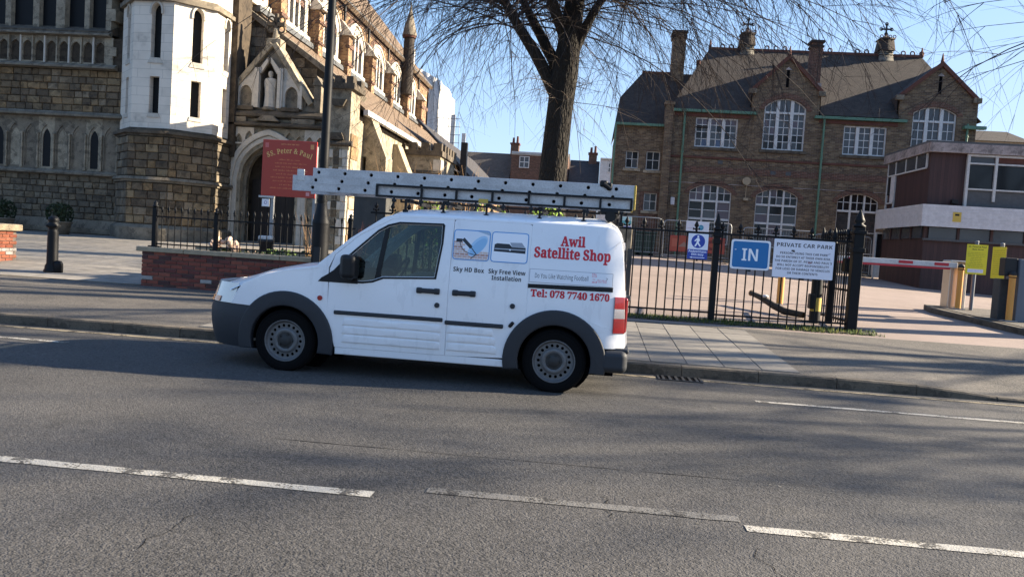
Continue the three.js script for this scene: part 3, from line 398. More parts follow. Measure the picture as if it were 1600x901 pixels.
  const gable = mesh('porch_gable', [ext(gw, zf - .5, zf - .05)], m.dressDark, C);
  mesh('niche_back', bx(-12.6, -11.7, 5.8, 7.7, zf - .47, zf - .4), m.sooty, gable);
  for (const cx of [-13.02, -11.28]) { mesh('tracery_panel', [bay(cx, .74, 5.86, 6.9, zf + .05, .1, 6.35, .24, .32), bx(cx - .42, cx - .33, 5.86, cx < -12 ? 6.7 : 7.3, zf - .04, zf + .12), bx(cx + .33, cx + .42, 5.86, cx < -12 ? 7.3 : 6.7, zf - .04, zf + .12), ext(poly([[cx - .32, 6.9], [cx + .32, 6.9], [cx + (cx < -12 ? .32 : -.32), 7.35]]), zf - .04, zf + .03)], m.whiteStone, gable); mesh('panel_sill', bx(cx - .34, cx + .34, 5.76, 5.9, zf - .04, zf + .16), m.sooty, gable); }
  mesh('niche_canopy', [ext(poly([[-12.58, 7.2], [-12.2, 7.7], [-12.2, 7.5], [-12.45, 7.1]]), zf - .03, zf + .1), ext(poly([[-11.7, 7.2], [-12.1, 7.7], [-12.1, 7.5], [-11.86, 7.1]]), zf - .03, zf + .1), bx(-12.62, -12.5, 5.86, 7.3, zf - .04, zf + .15), bx(-11.8, -11.68, 5.86, 7.3, zf - .04, zf + .15)], m.whiteStone, gable);
  const rake = (x0, y0, x1, y1, z0, z1, t, mt, nm, par) => { const d = Math.hypot(x1 - x0, y1 - y0), nx = -(y1 - y0) / d * t, ny = (x1 - x0) / d * t, q = ny < 0 ? -1 : 1; return mesh(nm, ext(poly([[x0, y0], [x1, y1], [x1 + nx * q, y1 + ny * q], [x0 + nx * q, y0 + ny * q]]), z0, z1, { b: .015 }), mt, par); };
  rake(-13.95, 5.85, -12.05, 8.12, zf - .6, zf + .1, .16, m.dress, 'gable_coping', gable); rake(-12.05, 8.12, -10.6, 6.02, zf - .6, zf + .1, .16, m.dress, 'gable_coping', gable);
  mesh('finial_base', [rbx(-12.35, -11.8, 8.05, 8.4, zf - .5, zf, .03, 1), cyl(-12.07, 8.35, 8.8, zf - .22, .16, .09, 8)], m.dress, gable);
  mesh('gable_cross', [rbx(-12.14, -12.02, 8.6, 9.35, zf - .3, zf - .16, .02, 1), rbx(-12.42, -11.74, 8.88, 9.02, zf - .3, zf - .16, .02, 1), ...[0, 1, 2, 3].map(i => { const g = new THREE.TorusGeometry(.12, .035, 5, 12); g.translate(-12.08 + (i % 2 ? .2 : -.2), 8.95 + (i < 2 ? .17 : -.17), zf - .23); return g; })], m.sooty, gable);
  for (const [x, s] of [[-14.05, 1], [-10.3, -1]]) mesh('pinnacle', [rbx(x - .14, x + .14, 5.76, 6.75, zf - .4, zf + .05, .03, 1), ext(poly([[x - .2, 6.75], [x + .2, 6.75], [x + .05 * s, 7.1]]), zf - .45, zf + .08), ext(poly([[x + .14 * s, 5.8], [x + .5 * s, 5.8], [x + .34 * s, 6.15], [x + .2 * s, 6.3]]), zf - .3, zf)], m.dressDark, gable);
  // aisle west wall with raking coping and ashlar stones
  const za = -29.6;
  mesh('aisle_wall', [ext(poly([[-13.9, .4], [-9.2, .4], [-9.2, 6.6], [-13.9, 9.9]]), za - .5, za - .02)], m.mortar, C);
  for (let i = 0; i < 11; i++) { const y = 5.8 + i * .36, xm = Math.min(-9.3, -13.9 + (9.75 - (y + .3)) / 3.3 * 4.7); let x = -13.85 - (i % 2) * .3; while (x < xm - .1) { let ww = rr(.55, .95); if (x + ww > xm - .25) ww = xm - x; const a = Math.max(x, -13.85); if (x + ww - a > .08) put('stone', block(x + ww - a - .012, .345, .05, .012, .008), pick([m.greyStones[2], m.greyStones[4], m.dressDark, m.stones[4], m.sooty]), C, (a + x + ww) / 2, y + .18, za - .02); x += ww; } }
  rake(-13.9, 9.75, -9.1, 6.55, za - .7, za + .12, .18, m.dressDark, 'raking_coping', C);
  // corner pier and buttresses of the aisle
  const pz = -27.1, pier = mesh('corner_pier', [bx(-9.46, -8.6, .4, 6.42, pz - 1.05, pz)], m.dress, C);
  mesh('pier_cap', [bx(-9.6, -8.46, 6.42, 6.62, pz - 1.2, pz + .14), ...[0, 1, 2].map(i => bx(-9.56 + i * .4, -9.32 + i * .4, 6.62, 6.86, pz - .28, pz + .12)), ...[0].map(i => bx(-8.72, -8.48, 6.62, 6.86, pz - 1.1, pz - .7))], m.sooty, pier);
  str('pier_band', -9.52, -8.46, 4.56, .2, .16, pz, m.sooty, pier); mesh('pier_bracket', [ext(poly([[-9.3, 6.06], [-8.73, 6.06], [-8.84, 5.82], [-9.18, 5.82]]), pz, pz + .16)], m.sooty, pier); mesh('pier_bracket', [ext(poly([[-9.37, 4.68], [-8.75, 4.68], [-8.85, 4.92], [-9.22, 4.92]]), pz, pz + .14)], m.sooty, pier);
  for (let i = 0; i < 11; i++) for (const [x, s] of [[-9.46, 1], [-8.6, -1]]) put('quoin', block(i % 2 ? .2 : .32, .285, .05, .012, .006), m.whiteStone, C, x + s * (i % 2 ? .1 : .16), 1.2 + i * .3, pz);
  rubble(C, m.greyStones, -9.14, -8.92, 1.1, 4.4, pz, .3, .22, .3, .03);
  for (let k = 0; k < 9; k++) for (const s of [0]) put('quoin', block(.8, .42, .05, .012, .008), pick([m.whiteStone, m.coping, m.stones[5]]), C, -8.6, 1.2 + k * .44 - s * .01, pz - .5 - (k % 2) * .08, 0, Math.PI / 2);
  mesh('buttress', [bx(-9.0, -8.2, .4, 4.5, -31.6, -30.6), ext(poly([[-9.2, 4.5], [-8.2, 4.5], [-9.0, 6.3], [-9.2, 6.3]]), -31.6, -30.6)], m.dress, C);
  mesh('buttress', [bx(-9.0, -8.1, .4, 3.6, -36.4, -35.4), ext(poly([[-9.2, 3.6], [-8.1, 3.6], [-9.0, 5.6], [-9.2, 5.6]]), -36.4, -35.4)], m.coping, C);
  // aisle side wall with windows
  const aw = poly([[29.6, .4], [62, .4], [62, 6.0], [29.6, 6.0]]); for (const z of [33.4, 39, 44, 49, 54]) aw.holes.push(hole([[z - .28, 2], [z + .28, 2], [z + .28, 5.1], [z - .28, 5.1]]));
  const awg = ext(aw, 0, .5); awg.rotateY(Math.PI / 2); awg.translate(-9.7, 0, 0); const aisle = mesh('aisle_wall', awg, m.dress, C);
  for (const z of [33.4, 39, 44, 49, 54]) { mesh('window', bx(-9.5, -9.46, 1.9, 5.2, -z - .35, -z + .35), m.glassLead, aisle); mesh('window_surround', [bx(-9.3, -9.16, 1.9, 5.3, -z - .62, -z - .28), bx(-9.3, -9.16, 1.9, 5.3, -z + .28, -z + .62), bx(-9.3, -9.16, 5.1, 5.4, -z - .62, -z + .62)], m.whiteStone, aisle); }
  mesh('aisle_roof', ext(poly([[-13.6, 9.95], [-13.6, 9.8], [-8.95, 6.1], [-8.95, 6.25]]), -62, za - .4), m.tileBrown, C);
  mesh('gutter', [bx(-8.98, -8.8, 6.0, 6.2, -62, za - .3)], m.paintOld, C); mesh('roof_flashing', [bx(-13.5, -13.2, 9.72, 9.95, -62, za - .2)], m.lead, C);
  // nave clerestory
  const X = -13.5, bays = [-29.4, -33.8, -38.2, -42.6, -47, -51.4, -55.8], cl = poly([[28.3, 8], [62, 8], [62, 13.2], [28.3, 13.2]]);
  for (const z of bays) cl.holes.push(hole(segArch(-z, 1.55, 10.25, 11.75, 0.85)));
  const clg = ext(cl, 0, .6); clg.rotateY(Math.PI / 2); clg.translate(X - .6, 0, 0); mesh('nave_wall', [clg, bx(-30, -29.4, 0, 13.2, -62, -28.3)], m.yellow, C);
  mesh('brick_band', [bx(X, X + .02, 11.35, 11.6, -62, -28.3), bx(X, X + .03, 12.82, 12.9, -62, -28.3), bx(X, X + .05, 12.97, 13.05, -62, -28.3), bx(X, X + .07, 13.12, 13.2, -62, -28.3)], m.red, C);
  const turnX = (s, x0, d) => { const g = ext(s, 0, d); g.rotateY(Math.PI / 2); g.translate(x0, 0, 0); return g; };
  for (const z of bays) {
    const o = poly(segArch(-z, 1.55, 10.1, 11.75, 0.85)); o.holes.push(hole(segArch(-z, 1.18, 10.28, 11.6, 0.6)));
    const wdw = mesh('clerestory_window', [turnX(o, X - .2, .28), ...[-.6, 0, .6].map(q => bx(X - .1, X + .05, 10.28, 12.25, z + q - .1, z + q + .1)), bx(X - .2, X + .16, 9.95, 10.2, z - 1.75, z + 1.75)], m.whiteStone, C);
    mesh('pane', bx(X - .18, X - .15, 10.2, 12.5, z - 1.4, z + 1.4), m.glassLead, wdw);
    const ra = archBand(-z, 1.67, 11.75, .97, .25, .1); mesh('brick_arch', turnX(ra, X - .02, .05), m.red, wdw);
    mesh('hood_mould', turnX(archBand(-z, 1.55, 11.75, .85, .12, .15), X, .14), m.whiteStone, wdw);
  }
  for (let k = 0; k < 7; k++) { const z = -31.6 - 4.4 * k; const b = mesh('pilaster', [bx(X, X + .5, 8, 11.5, z - .3, z + .3)], m.yellow, C); mesh('brick_quoin', [0, 1].map(i => bx(X + .3, X + .56, 10 + i * .9, 10.12 + i * .9, z - .36, z + .36)), m.red, b); mesh('weathering', [ext(poly([[X, 11.5], [X + .7, 11.5], [X + .6, 11.68], [X + .05, 12.3], [X, 12.3]]), z - .4, z + .4)], m.whiteStone, b); mesh('rainwater_pipe', cyl(X + .12, 12.3, 13.1, z, .07, .07, 6), m.black, b); }
  mesh('nave_gutter', bx(X, X + .28, 13.2, 13.36, -62, -28), m.lead, C);
  mesh('nave_roof', [ext(poly([[X + .35, 13.2], [-21.5, 22.9], [-21.5, 22.6], [X + .2, 13.05]]), -62, -27.8), ext(poly([[-29.9, 13.2], [-21.5, 22.9], [-21.5, 22.6], [-29.7, 13.05]]), -62, -27.8)], m.tileBrown, C);
  mesh('east_gable', ext(poly([[-30, .4], [-13.5, .4], [-13.5, 13.1], [-21.5, 22.6], [-29.9, 13.1]]), -62, -61.5), m.yellow, C);
  // small stone spirelet on the nave eaves
  { const z = -53, x = X + .45, o4 = (r0, r1, y0, y1) => { const g = new THREE.CylinderGeometry(r1, r0, y1 - y0, 8); g.translate(x, (y0 + y1) / 2, z); return prep(g); };
    const sp = mesh('spirelet', [o4(.40, .36, 11, 14.75)], m.tile, C); mesh('spirelet_band', [o4(.47, .47, 14.72, 14.86)], m.terracotta, sp); mesh('spirelet_roof', [o4(.52, .05, 14.86, 16.7), o4(.07, .02, 16.7, 17.1)], m.dressDark, sp); mesh('spirelet_niche', [bx(x + .3, x + .42, 13, 14, z - .12, z + .12)], m.whiteStone, sp); }
  // crenellated side porch
  const sp = poly([[-9.5, .4], [-7.35, .4], [-7.35, 5.35], [-9.5, 5.35]]); sp.holes.push(hole(archPts(-8.5, .55, .5, 2.6, .8, true)));
  const sideP = mesh('side_porch', [ext(sp, -37.6, -37.2), bx(-7.75, -7.35, .4, 5.35, -41, -37.6)], m.dress, C);
  mesh('porch_void', bx(-9.3, -7.8, .4, 5.2, -40.8, -40.7), m.dark, sideP);
  mesh('parapet', [bx(-9.55, -7.25, 5.35, 5.6, -41.1, -37.1), ...[0, 1, 2, 3].map(i => bx(-9.5 + i * .6, -9.1 + i * .6, 5.6, 5.95, -37.4, -37.1)), ...[0, 1, 2, 3, 4].map(i => bx(-7.55, -7.27, 5.6, 5.95, -41 + i * .7, -40.6 + i * .7))], m.sooty, sideP);
  str('porch_string', -9.55, -7.25, 4.55, .22, .15, -37.2, m.sooty, sideP); 
  for (let i = 0; i < 5; i++) { let x = -9.4; while (x < -7.7) { const ww = rr(.4, .65); put('stone', block(ww - .02, .3, .04, .014, .008), pick(m.stones), C, x + ww / 2, 2.9 + i * .32, -37.21); x += ww; } }
  mesh('porch_quoin', [0, 1, 2, 3, 4, 5].map(i => bx(-7.68, -7.3, 2.2 + i * .5, 2.68 + i * .5, -37.6 - (i % 2) * .2, -37.16)), m.whiteStone, sideP);
  // low vestry behind the side porch
  const ve = mesh('vestry', [bx(-9.4, -6.9, .6, 4.6, -58, -42)], m.yellow, C); mesh('vestry_band', bx(-9.4, -6.85, 4.6, 4.85, -58, -41.95), m.red, ve);
  mesh('vestry_roof', ext(poly([[-9.6, 7.6], [-6.6, 4.75], [-6.6, 4.9], [-9.6, 7.75]]), -62, -41.6), m.tileDark, ve);
  for (const z of [-43.5, -46.5, -50]) mesh('window', bx(-6.95, -6.88, 2.6, 4.1, z - .35, z + .35), m.glassLead, ve);
  mesh('vestry_pipe', bx(-6.6, -6.3, .8, 6.2, -38.6, -38.3), m.black, ve);
}
// statue in the niche
{
  const t = thing('statue', 'pale robed stone figure standing in the niche above the church door', 'statue', [-12.15, 5.76, -28.62]);
  const H = 1.3, prof = [[0, .0], [.2, .0], [.215, .02], [.2, .15], [.185, .45], [.165, .7], [.185, .85], [.215, .98], [.19, 1.04], [.075, 1.08], [.06, 1.11], [.085, 1.15], [.1, 1.21], [.092, 1.28], [.05, 1.325], [0, 1.335]];
  const g = new THREE.LatheGeometry(prof.map(p => new THREE.Vector2(p[0], p[1])), 28), p = g.attributes.position;
  for (let i = 0; i < p.count; i++) { let x = p.getX(i), y = p.getY(i), z = p.getZ(i); const a = Math.atan2(x, z), body = y < 1.05; let k = 1; if (y < .75) k += .09 * Math.sin(a * 9 + y * 3) * (1 - y / .8); if (y > .55 && y < 1.0) k += .28 * Math.exp(-((Math.abs(a) - 1.25) ** 2) / .12) * Math.sin((y - .55) / .45 * Math.PI) + .25 * Math.exp(-((y - .72) ** 2) / .006) * Math.exp(-(a * a) / .5); if (!body && y > 1.1) { k += .1 * Math.exp(-(a * a) / .04) * Math.exp(-((y - 1.2) ** 2) / .001); z += .02; } p.setXYZ(i, x * k * (body ? 1.08 : .92), y, z * k * (body ? .78 : 1.05)); }
  g.computeVertexNormals(); g.translate(-12.15, 5.9, -28.62); mesh('robed_figure', g, m.whiteStone, t); mesh('pedestal', lathe([[0, 0], [.3, 0], [.3, .08], [.24, .14], [0, .14]], -12.15, 5.762, -28.62, 8), m.dressDark, t);
}

// ---------- school ----------
const school = thing('school_building', 'brown brick school with tiled roof, gables, white windows and green pipes', 'school', [9, 1.1, -43]);
function windowUnit(P, x0, x1, y0, ys, rise, z, lights, tiers, o = {}) {
  const f = o.f || 0.07, mw = o.m || 0.16, mat = o.mat || m.paint, W = x1 - x0, cx = (x0 + x1) / 2, top = ys + rise;
  const outer = rise > 0 ? poly(segArch(cx, W / 2, y0, ys, rise)) : poly([[x0, y0], [x1, y0], [x1, ys], [x0, ys]]);
  outer.holes.push(hole(rise > 0 ? segArch(cx, W / 2 - f, y0 + f, ys, rise - f * .6) : [[x0 + f, y0 + f], [x1 - f, y0 + f], [x1 - f, ys - f], [x0 + f, ys - f]]));
  const fr = [ext(outer, z - .12, z - .02)], lw = (W - 2 * f - mw * (lights - 1)) / lights, bars = [];
  for (let i = 1; i < lights; i++) { const a = x0 + f + i * lw + (i - 1) * mw; fr.push(bx(a, a + mw, y0 + f * .5, top - rise * .25 * (lights === 3 ? 0.5 : 0) - f * .4, z - .11, z + .005)); }
  const tr = []; for (let k = 1; k < tiers.length; k++) fr.push(bx(x0 + f * .5, x1 - f * .5, tiers[k][0] - .05, tiers[k][0] + .05, z - .1, z - .005));
  const win = mesh('window', fr, mat, P);
  for (let i = 0; i < lights; i++) { const a = x0 + f + i * (lw + mw); tiers.forEach(([t0, cols, rows], k) => { const t1 = k + 1 < tiers.length ? tiers[k + 1][0] : top; for (let r = 0; r < rows; r++) for (let c = 0; c < cols; c++) { const h = (t1 - t0) / rows, w = lw / cols; mesh('pane', bx(a + c * w + .004, a + (c + 1) * w - .004, t0 + r * h + .004, t0 + (r + 1) * h - .004, z - .1 + rr(-.006, 0), z - .085), o.pane ? o.pane(r / rows, k) : pick([m.glass, m.glass, m.glassGrey]), win); } for (let c = 1; c < cols; c++) bars.push(bx(a + c * lw / cols - .017, a + c * lw / cols + .017, t0, t1, z - .09, z - .05)); for (let r = 1; r < rows; r++) bars.push(bx(a, a + lw, t0 + r * (t1 - t0) / rows - .017, t0 + r * (t1 - t0) / rows + .017, z - .09, z - .052)); }); }
  if (bars.length) mesh('glazing_bars', bars, mat, win);
  if (o.sill !== false) mesh('sill', rbx(x0 - .12, x1 + .12, y0 - .16, y0 - .01, z - .1, z + .16, .012, 1), o.sill || m.sooty, win);
  return win;
}
{
  const S = school, Z = -41, q = (...p) => p;
  const wall = poly([[3.45, .6], [18.15, .6], [18.15, 9.9], [16.3, 11.45], [14.5, 9.9], [14.5, 8.75], [10.72, 8.75], [10.72, 9.95], [9.08, 11.5], [7.46, 9.95], [7.46, 8.75], [3.45, 8.75]]);
  const H = [[4.77, 6.85, 6.93, 8.4, 0], [8.08, 10.11, 6.96, 9.05, .45], [11.97, 14.02, 6.9, 8.33, 0], [15.17, 17.22, 6.9, 9.1, .32], [4.72, 6.8, 2.1, 4.72, .36], [8.0, 10.05, 2.1, 4.68, .36], [11.95, 13.92, 1.0, 4.66, .36]];
  for (const [a, b, y0, ys, r] of H) wall.holes.push(hole(r ? segArch((a + b) / 2, (b - a) / 2, y0, ys, r) : [[a, y0], [b, y0], [b, ys], [a, ys]]));
  mesh('wall', [ext(wall, Z - .4, Z), bx(3.45, 18.15, .6, 8.7, -51, -50.6), bx(17.75, 18.15, .6, 8.7, -50.6, Z - .4), bx(3.45, 3.85, .6, 8.7, -50.6, Z - .4), bx(3.9, 17.7, .6, 8.5, -43.6, -43.4)], m.stock, S);
  const lw = poly([[.87, .6], [3.45, .6], [3.45, 7.95], [.87, 7.95]]); for (const [a, b, y0, y1] of [[1.42, 2.06, 5.7, 6.58], [2.45, 3.14, 5.65, 6.6], [2.47, 3.12, 3.6, 4.5]]) lw.holes.push(hole([[a, y0], [b, y0], [b, y1], [a, y1]]));
  mesh('wing_wall', [ext(lw, Z - .55, Z - .15), bx(.87, 3.4, .6, 7.9, -50, -42)], m.stock, S);
  const rp = poly([[2.25, .9], [3.3, .9], [3.3, 4.56], [2.25, 4.56]]); rp.holes.push(hole([[2.47, 3.6], [3.12, 3.6], [3.12, 4.5], [2.47, 4.5]])); mesh('red_wall', ext(rp, Z - .148, Z - .13), m.red, S);
  mesh('pilaster', [bx(3.22, 3.62, .6, 8.9, Z - .4, Z + .22), bx(3.17, 3.67, 8.9, 9.08, Z - .42, Z + .28)], m.stock, S);
  mesh('brick_band', [bx(3.62, 7.44, 8.42, 8.6, Z, Z + .05), bx(10.74, 14.48, 8.38, 8.56, Z, Z + .05), bx(3.62, 18.15, 6.36, 6.45, Z, Z + .06)], m.terracotta, S);
  mesh('brick_band', [bx(3.62, 18.15, 5.62, 5.95, Z, Z + .025)], m.red, S);
  mesh('cable', [bx(3.62, 14.4, 5.1, 5.13, Z, Z + .03)], m.fasciaOld, S);
  for (const [a, b, y0, ys, r] of H) if (r) { mesh('brick_arch', ext(archBand((a + b) / 2, (b - a) / 2, ys, r, .26), Z, Z + .03), m.red, S); }
  const curtain = (r, k) => k === 0 ? (r > .3 && r < .8 ? pick([m.glassMauve, m.glassGrey]) : r < .3 ? pick([m.glassBlue, m.glassGrey, m.glass]) : m.glassGrey) : m.glassGrey;
  windowUnit(S, 4.77, 6.85, 6.93, 8.4, 0, Z - .08, 3, [[7.0, 2, 4]], { pane: r => r < .2 ? pick([m.glassBlue, m.glassGrey]) : r > .6 ? m.glassMauve : pick([m.glass, m.glassGrey]) });
  windowUnit(S, 8.08, 10.11, 6.96, 9.05, .45, Z - .08, 3, [[7.03, 2, 5], [8.8, 2, 1]], { pane: curtain });
  windowUnit(S, 11.97, 14.02, 6.9, 8.33, 0, Z - .08, 3, [[6.97, 2, 4]], { pane: r => m.glassGrey });
  windowUnit(S, 15.17, 17.22, 6.9, 9.1, .32, Z - .08, 3, [[6.97, 2, 4], [8.72, 2, 1]], { pane: () => m.glassGrey });
  const dk = () => pick([m.glass, m.glass, m.glass, m.glassGrey, m.glassMauve]);
  windowUnit(S, 4.72, 6.8, 2.1, 4.72, .36, Z - .08, 3, [[2.17, 1, 2], [3.35, 1, 2], [4.25, 2, 2]], { pane: dk, f: .045, m: .085 });
  windowUnit(S, 8.0, 10.05, 2.1, 4.68, .36, Z - .08, 3, [[2.17, 1, 2], [3.3, 1, 2], [4.22, 2, 2]], { pane: dk, f: .045, m: .085 });
  windowUnit(S, 11.95, 13.92, 1.0, 4.66, .36, Z - .08, 3, [[1.05, 1, 3], [4.15, 2, 2]], { pane: (r, k) => k ? m.glass : m.tileDark, f: .045, m: .085, sill: false });
  for (const [a, b, y0, y1] of [[1.42, 2.06, 5.7, 6.58], [2.45, 3.14, 5.65, 6.6], [2.47, 3.12, 3.6, 4.5]]) windowUnit(S, a, b, y0, y1, 0, Z - .23, 1, [[y0 + .06, 2, 2]], { f: .05, mat: m.paintOld, sill: m.dress });
  // roofs: [corner points]
  const roof = (name, mt, ...polys) => { const pos = []; for (const p of polys) for (let i = 1; i + 1 < p.length; i++) pos.push(...p[0], ...p[i], ...p[i + 1]); const g = new THREE.BufferGeometry(); g.setAttribute('position', new THREE.Float32BufferAttribute(pos, 3)); g.computeVertexNormals(); return mesh(name, g, mt, S); };
  roof('roof', m.tile, [[3.67, 9.24, -41.35], [18.14, 9.24, -41.35], [17.0, 12.9, -45.5], [5.76, 12.95, -45.5]], [[3.4, 8.75, -40.8], [7.44, 8.75, -40.8], [7.44, 9.24, -41.35], [3.67, 9.24, -41.35]], [[10.74, 8.75, -40.8], [14.46, 8.75, -40.8], [14.46, 9.24, -41.35], [10.74, 9.24, -41.35]], [[3.4, 8.75, -50.8], [3.4, 8.75, -40.8], [5.76, 12.95, -45.5]], [[18.3, 8.75, -40.8], [18.3, 8.75, -50.8], [17, 12.9, -45.5]], [[18.3, 8.75, -50.8], [3.4, 8.75, -50.8], [5.76, 12.95, -45.5], [17, 12.9, -45.5]]);
  roof('wing_roof', m.tile, [[.75, 7.9, -41.05], [3.45, 7.9, -41.05], [5.4, 7.9, -41.05], [5.4, 11.25, -44.5], [2.14, 11.25, -44.5], [.95, 9.5, -42.6]], [[.75, 7.9, -50], [.75, 7.9, -41.05], [.95, 9.5, -42.6], [2.14, 11.25, -44.5], [2.14, 11.25, -47]], [[2.14, 11.25, -44.5], [5.4, 11.25, -44.5], [5.4, 11.25, -47], [2.14, 11.25, -47]]);
  for (const [a, cx, b, ap] of [[7.4, 9.08, 10.78, 11.62], [14.42, 16.3, 18.06, 11.55]]) {
    roof('gable_roof', m.tile, [[a, 9.9, -40.95], [cx, ap, -40.95], [cx, ap, -44.1], [a, 9.9, -42.15]], [[b, 9.9, -40.95], [cx, ap, -40.95], [cx, ap, -44.1], [b, 9.9, -42.15]], [[a, 8.7, -41.1], [a, 9.9, -41.1], [a, 9.9, -42.2]], [[b, 8.7, -41.1], [b, 9.9, -41.1], [b, 9.9, -42.2]]);
    const sl = (x0, y0, x1, y1, w) => poly([[x0, y0], [x1, y1], [x1, y1 - w], [x0, y0 - w]]);
    mesh('gable_verge', [ext(sl(a - .1, 9.88, cx, ap + .06, .24), -41.02, -40.86), ext(sl(cx, ap + .06, b + .1, 9.88, .24), -41.02, -40.86)], m.terracotta, S);
    mesh('gable_slit', bx(cx - .07, cx + .07, 10.05, 10.9, Z, Z + .012), m.dark, S); mesh('slit_head', ext(poly([[cx - .16, 10.9], [cx + .16, 10.9], [cx, 11.05]]), Z, Z + .04), m.fasciaOld, S);
    mesh('gable_corbel', [rbx(a - .18, a + .2, 9.66, 9.9, -41, -40.8, .02, 1), rbx(b - .2, b + .18, 9.66, 9.9, -41, -40.8, .02, 1)], m.dressDark, S);
    mesh('ridge_finial', [cyl(cx, ap, ap + .45, -40.98, .09, .02, 6)], m.terracotta, S);
  }
  // ridge ornaments: rings on the ridge tiles
  mesh('ridge_tiles', [bx(5.7, 17.05, 12.86, 13.0, -45.58, -45.42), bx(2.1, 3.6, 11.2, 11.32, -44.6, -44.45)], m.terracotta, S);
  const tg = new THREE.TorusGeometry(.11, .035, 5, 10); for (let x = 5.95; x < 17; x += .48) { if (Math.abs(x - 7.72) < .55 || Math.abs(x - 15.05) < .55 || Math.abs((x * 2.08) % 5 - 2) < .9) continue; put('ridge_ring', prep(tg.clone()), m.terracotta, S, x, 13.08, -45.5); }
  for (const x of [5.76, 17]) mesh('ridge_finial', cyl(x, 12.9, 13.4, -45.5, .1, .03, 6), m.terracotta, S);
  for (const x of [7.72, 15.05]) {
    const zc = -45.5, fr = (y0, y1, r0, r1) => { const g = new THREE.CylinderGeometry(r1 * 1.414, r0 * 1.414, y1 - y0, 4, 1, false, Math.PI / 4); g.translate(x, (y0 + y1) / 2, zc); return prep(g); };
    const v = mesh('ventilator', [fr(12.4, 12.75, .42, .36)], m.concrete, S); for (let i = 0; i < 3; i++) mesh('louvre', fr(12.76 + i * .13, 12.87 + i * .13, .37, .32), m.concrete, v);
    mesh('ventilator_roof', [fr(13.12, 13.7, .42, .34), fr(13.7, 13.78, .39, .39), fr(13.78, 13.98, .3, .04)], m.tile, v);
    for (const q of [-.33, -.11, .11, .33]) { const g = tg.clone(); g.scale(.7, .7, .7); g.translate(x + q, 13.84, zc + .37); mesh('cresting_ring', g, m.terracotta, v); }
    const cy = 14.32; mesh('cross', [bx(x - .04, x + .04, 13.9, 14.62, zc - .03, zc + .03), bx(x - .28, x + .28, cy - .04, cy + .04, zc - .028, zc + .028), ...[[0, .28], [.27, 0], [-.27, 0], [0, -.26]].map(d => { const g = new THREE.TorusGeometry(.075, .03, 5, 10); g.translate(x + d[0], cy + d[1], zc); return g; })], m.ironRough, v);
  }
  const chim = (x0, x1, y0, y1, z0, z1, mt, nm = 'chimney') => { const c = mesh(nm, [bx(x0, x1, y0, y1, z0, z1)], mt, S); mesh('chimney_cap', [bx(x0 - .06, x1 + .06, y1 - .35, y1 - .25, z0 - .06, z1 + .06), bx(x0 - .08, x1 + .08, y1 - .12, y1, z0 - .08, z1 + .08)], m.tile, c); return c; };
  chim(3.62, 4.28, 8.5, 13.45, -45, -44, m.stock); const c2 = chim(10.4, 10.92, 9.6, 12.7, -42.7, -42.1, m.red); mesh('chimney_flashing', bx(10.34, 10.98, 10.35, 10.55, -42.8, -42.02), m.fasciaOld, c2);
  mesh('chimney_pot', cyl(5.05, 11.2, 11.95, -44.2, .13, .11, 10), m.terracotta, S);
  // green gutters and down pipes
  mesh('gutter', [bx(3.62, 7.7, 8.62, 8.75, -40.98, -40.78)], m.green, S); mesh('gutter', [bx(10.5, 14.85, 8.58, 8.71, -40.98, -40.78)], m.green, S); mesh('gutter', [bx(.78, 3.25, 7.83, 7.95, -41.1, -40.92)], m.green, S); mesh('gutter', bx(17.5, 18.5, 8.4, 8.55, -40.98, -40.7), m.green, S);
  for (const x of [4.19, 10.97, 17.7]) mesh('down_pipe', [cyl(x, 1.1, 8.65, -40.88, .055, .055, 8), ...[2.5, 4.5, 6.6, 8].map(y => cyl(x, y, y + .07, -40.88, .08, .08, 8))], m.green, S);
  mesh('down_pipe', cyl(.8, 1, 7.9, -40.9, .05, .05, 8), m.green, S);
  mesh('wall_lamp', [(() => { const g = new THREE.CylinderGeometry(.2, .2, .16, 16); g.rotateX(Math.PI / 2); g.translate(7.46, 5.33, -40.92); return g; })(), cyl(7.48, 4.5, 5.15, -40.97, .02, .02, 6), rbx(7.36, 7.6, 4.36, 4.5, -41, -40.86, .02, 1)], m.coping, S);
  mesh('alarm_box', [rbx(3.8, 4.0, 3.95, 4.33, -41, -40.9, .02, 1)], m.fascia, S); mesh('air_brick', [bx(6.0, 6.24, 6.12, 6.3, Z, Z + .012), bx(8.6, 8.85, 5.72, 5.9, Z + .02, Z + .04), bx(9.35, 9.6, 5.72, 5.9, Z + .02, Z + .04)], m.lead, S);
}
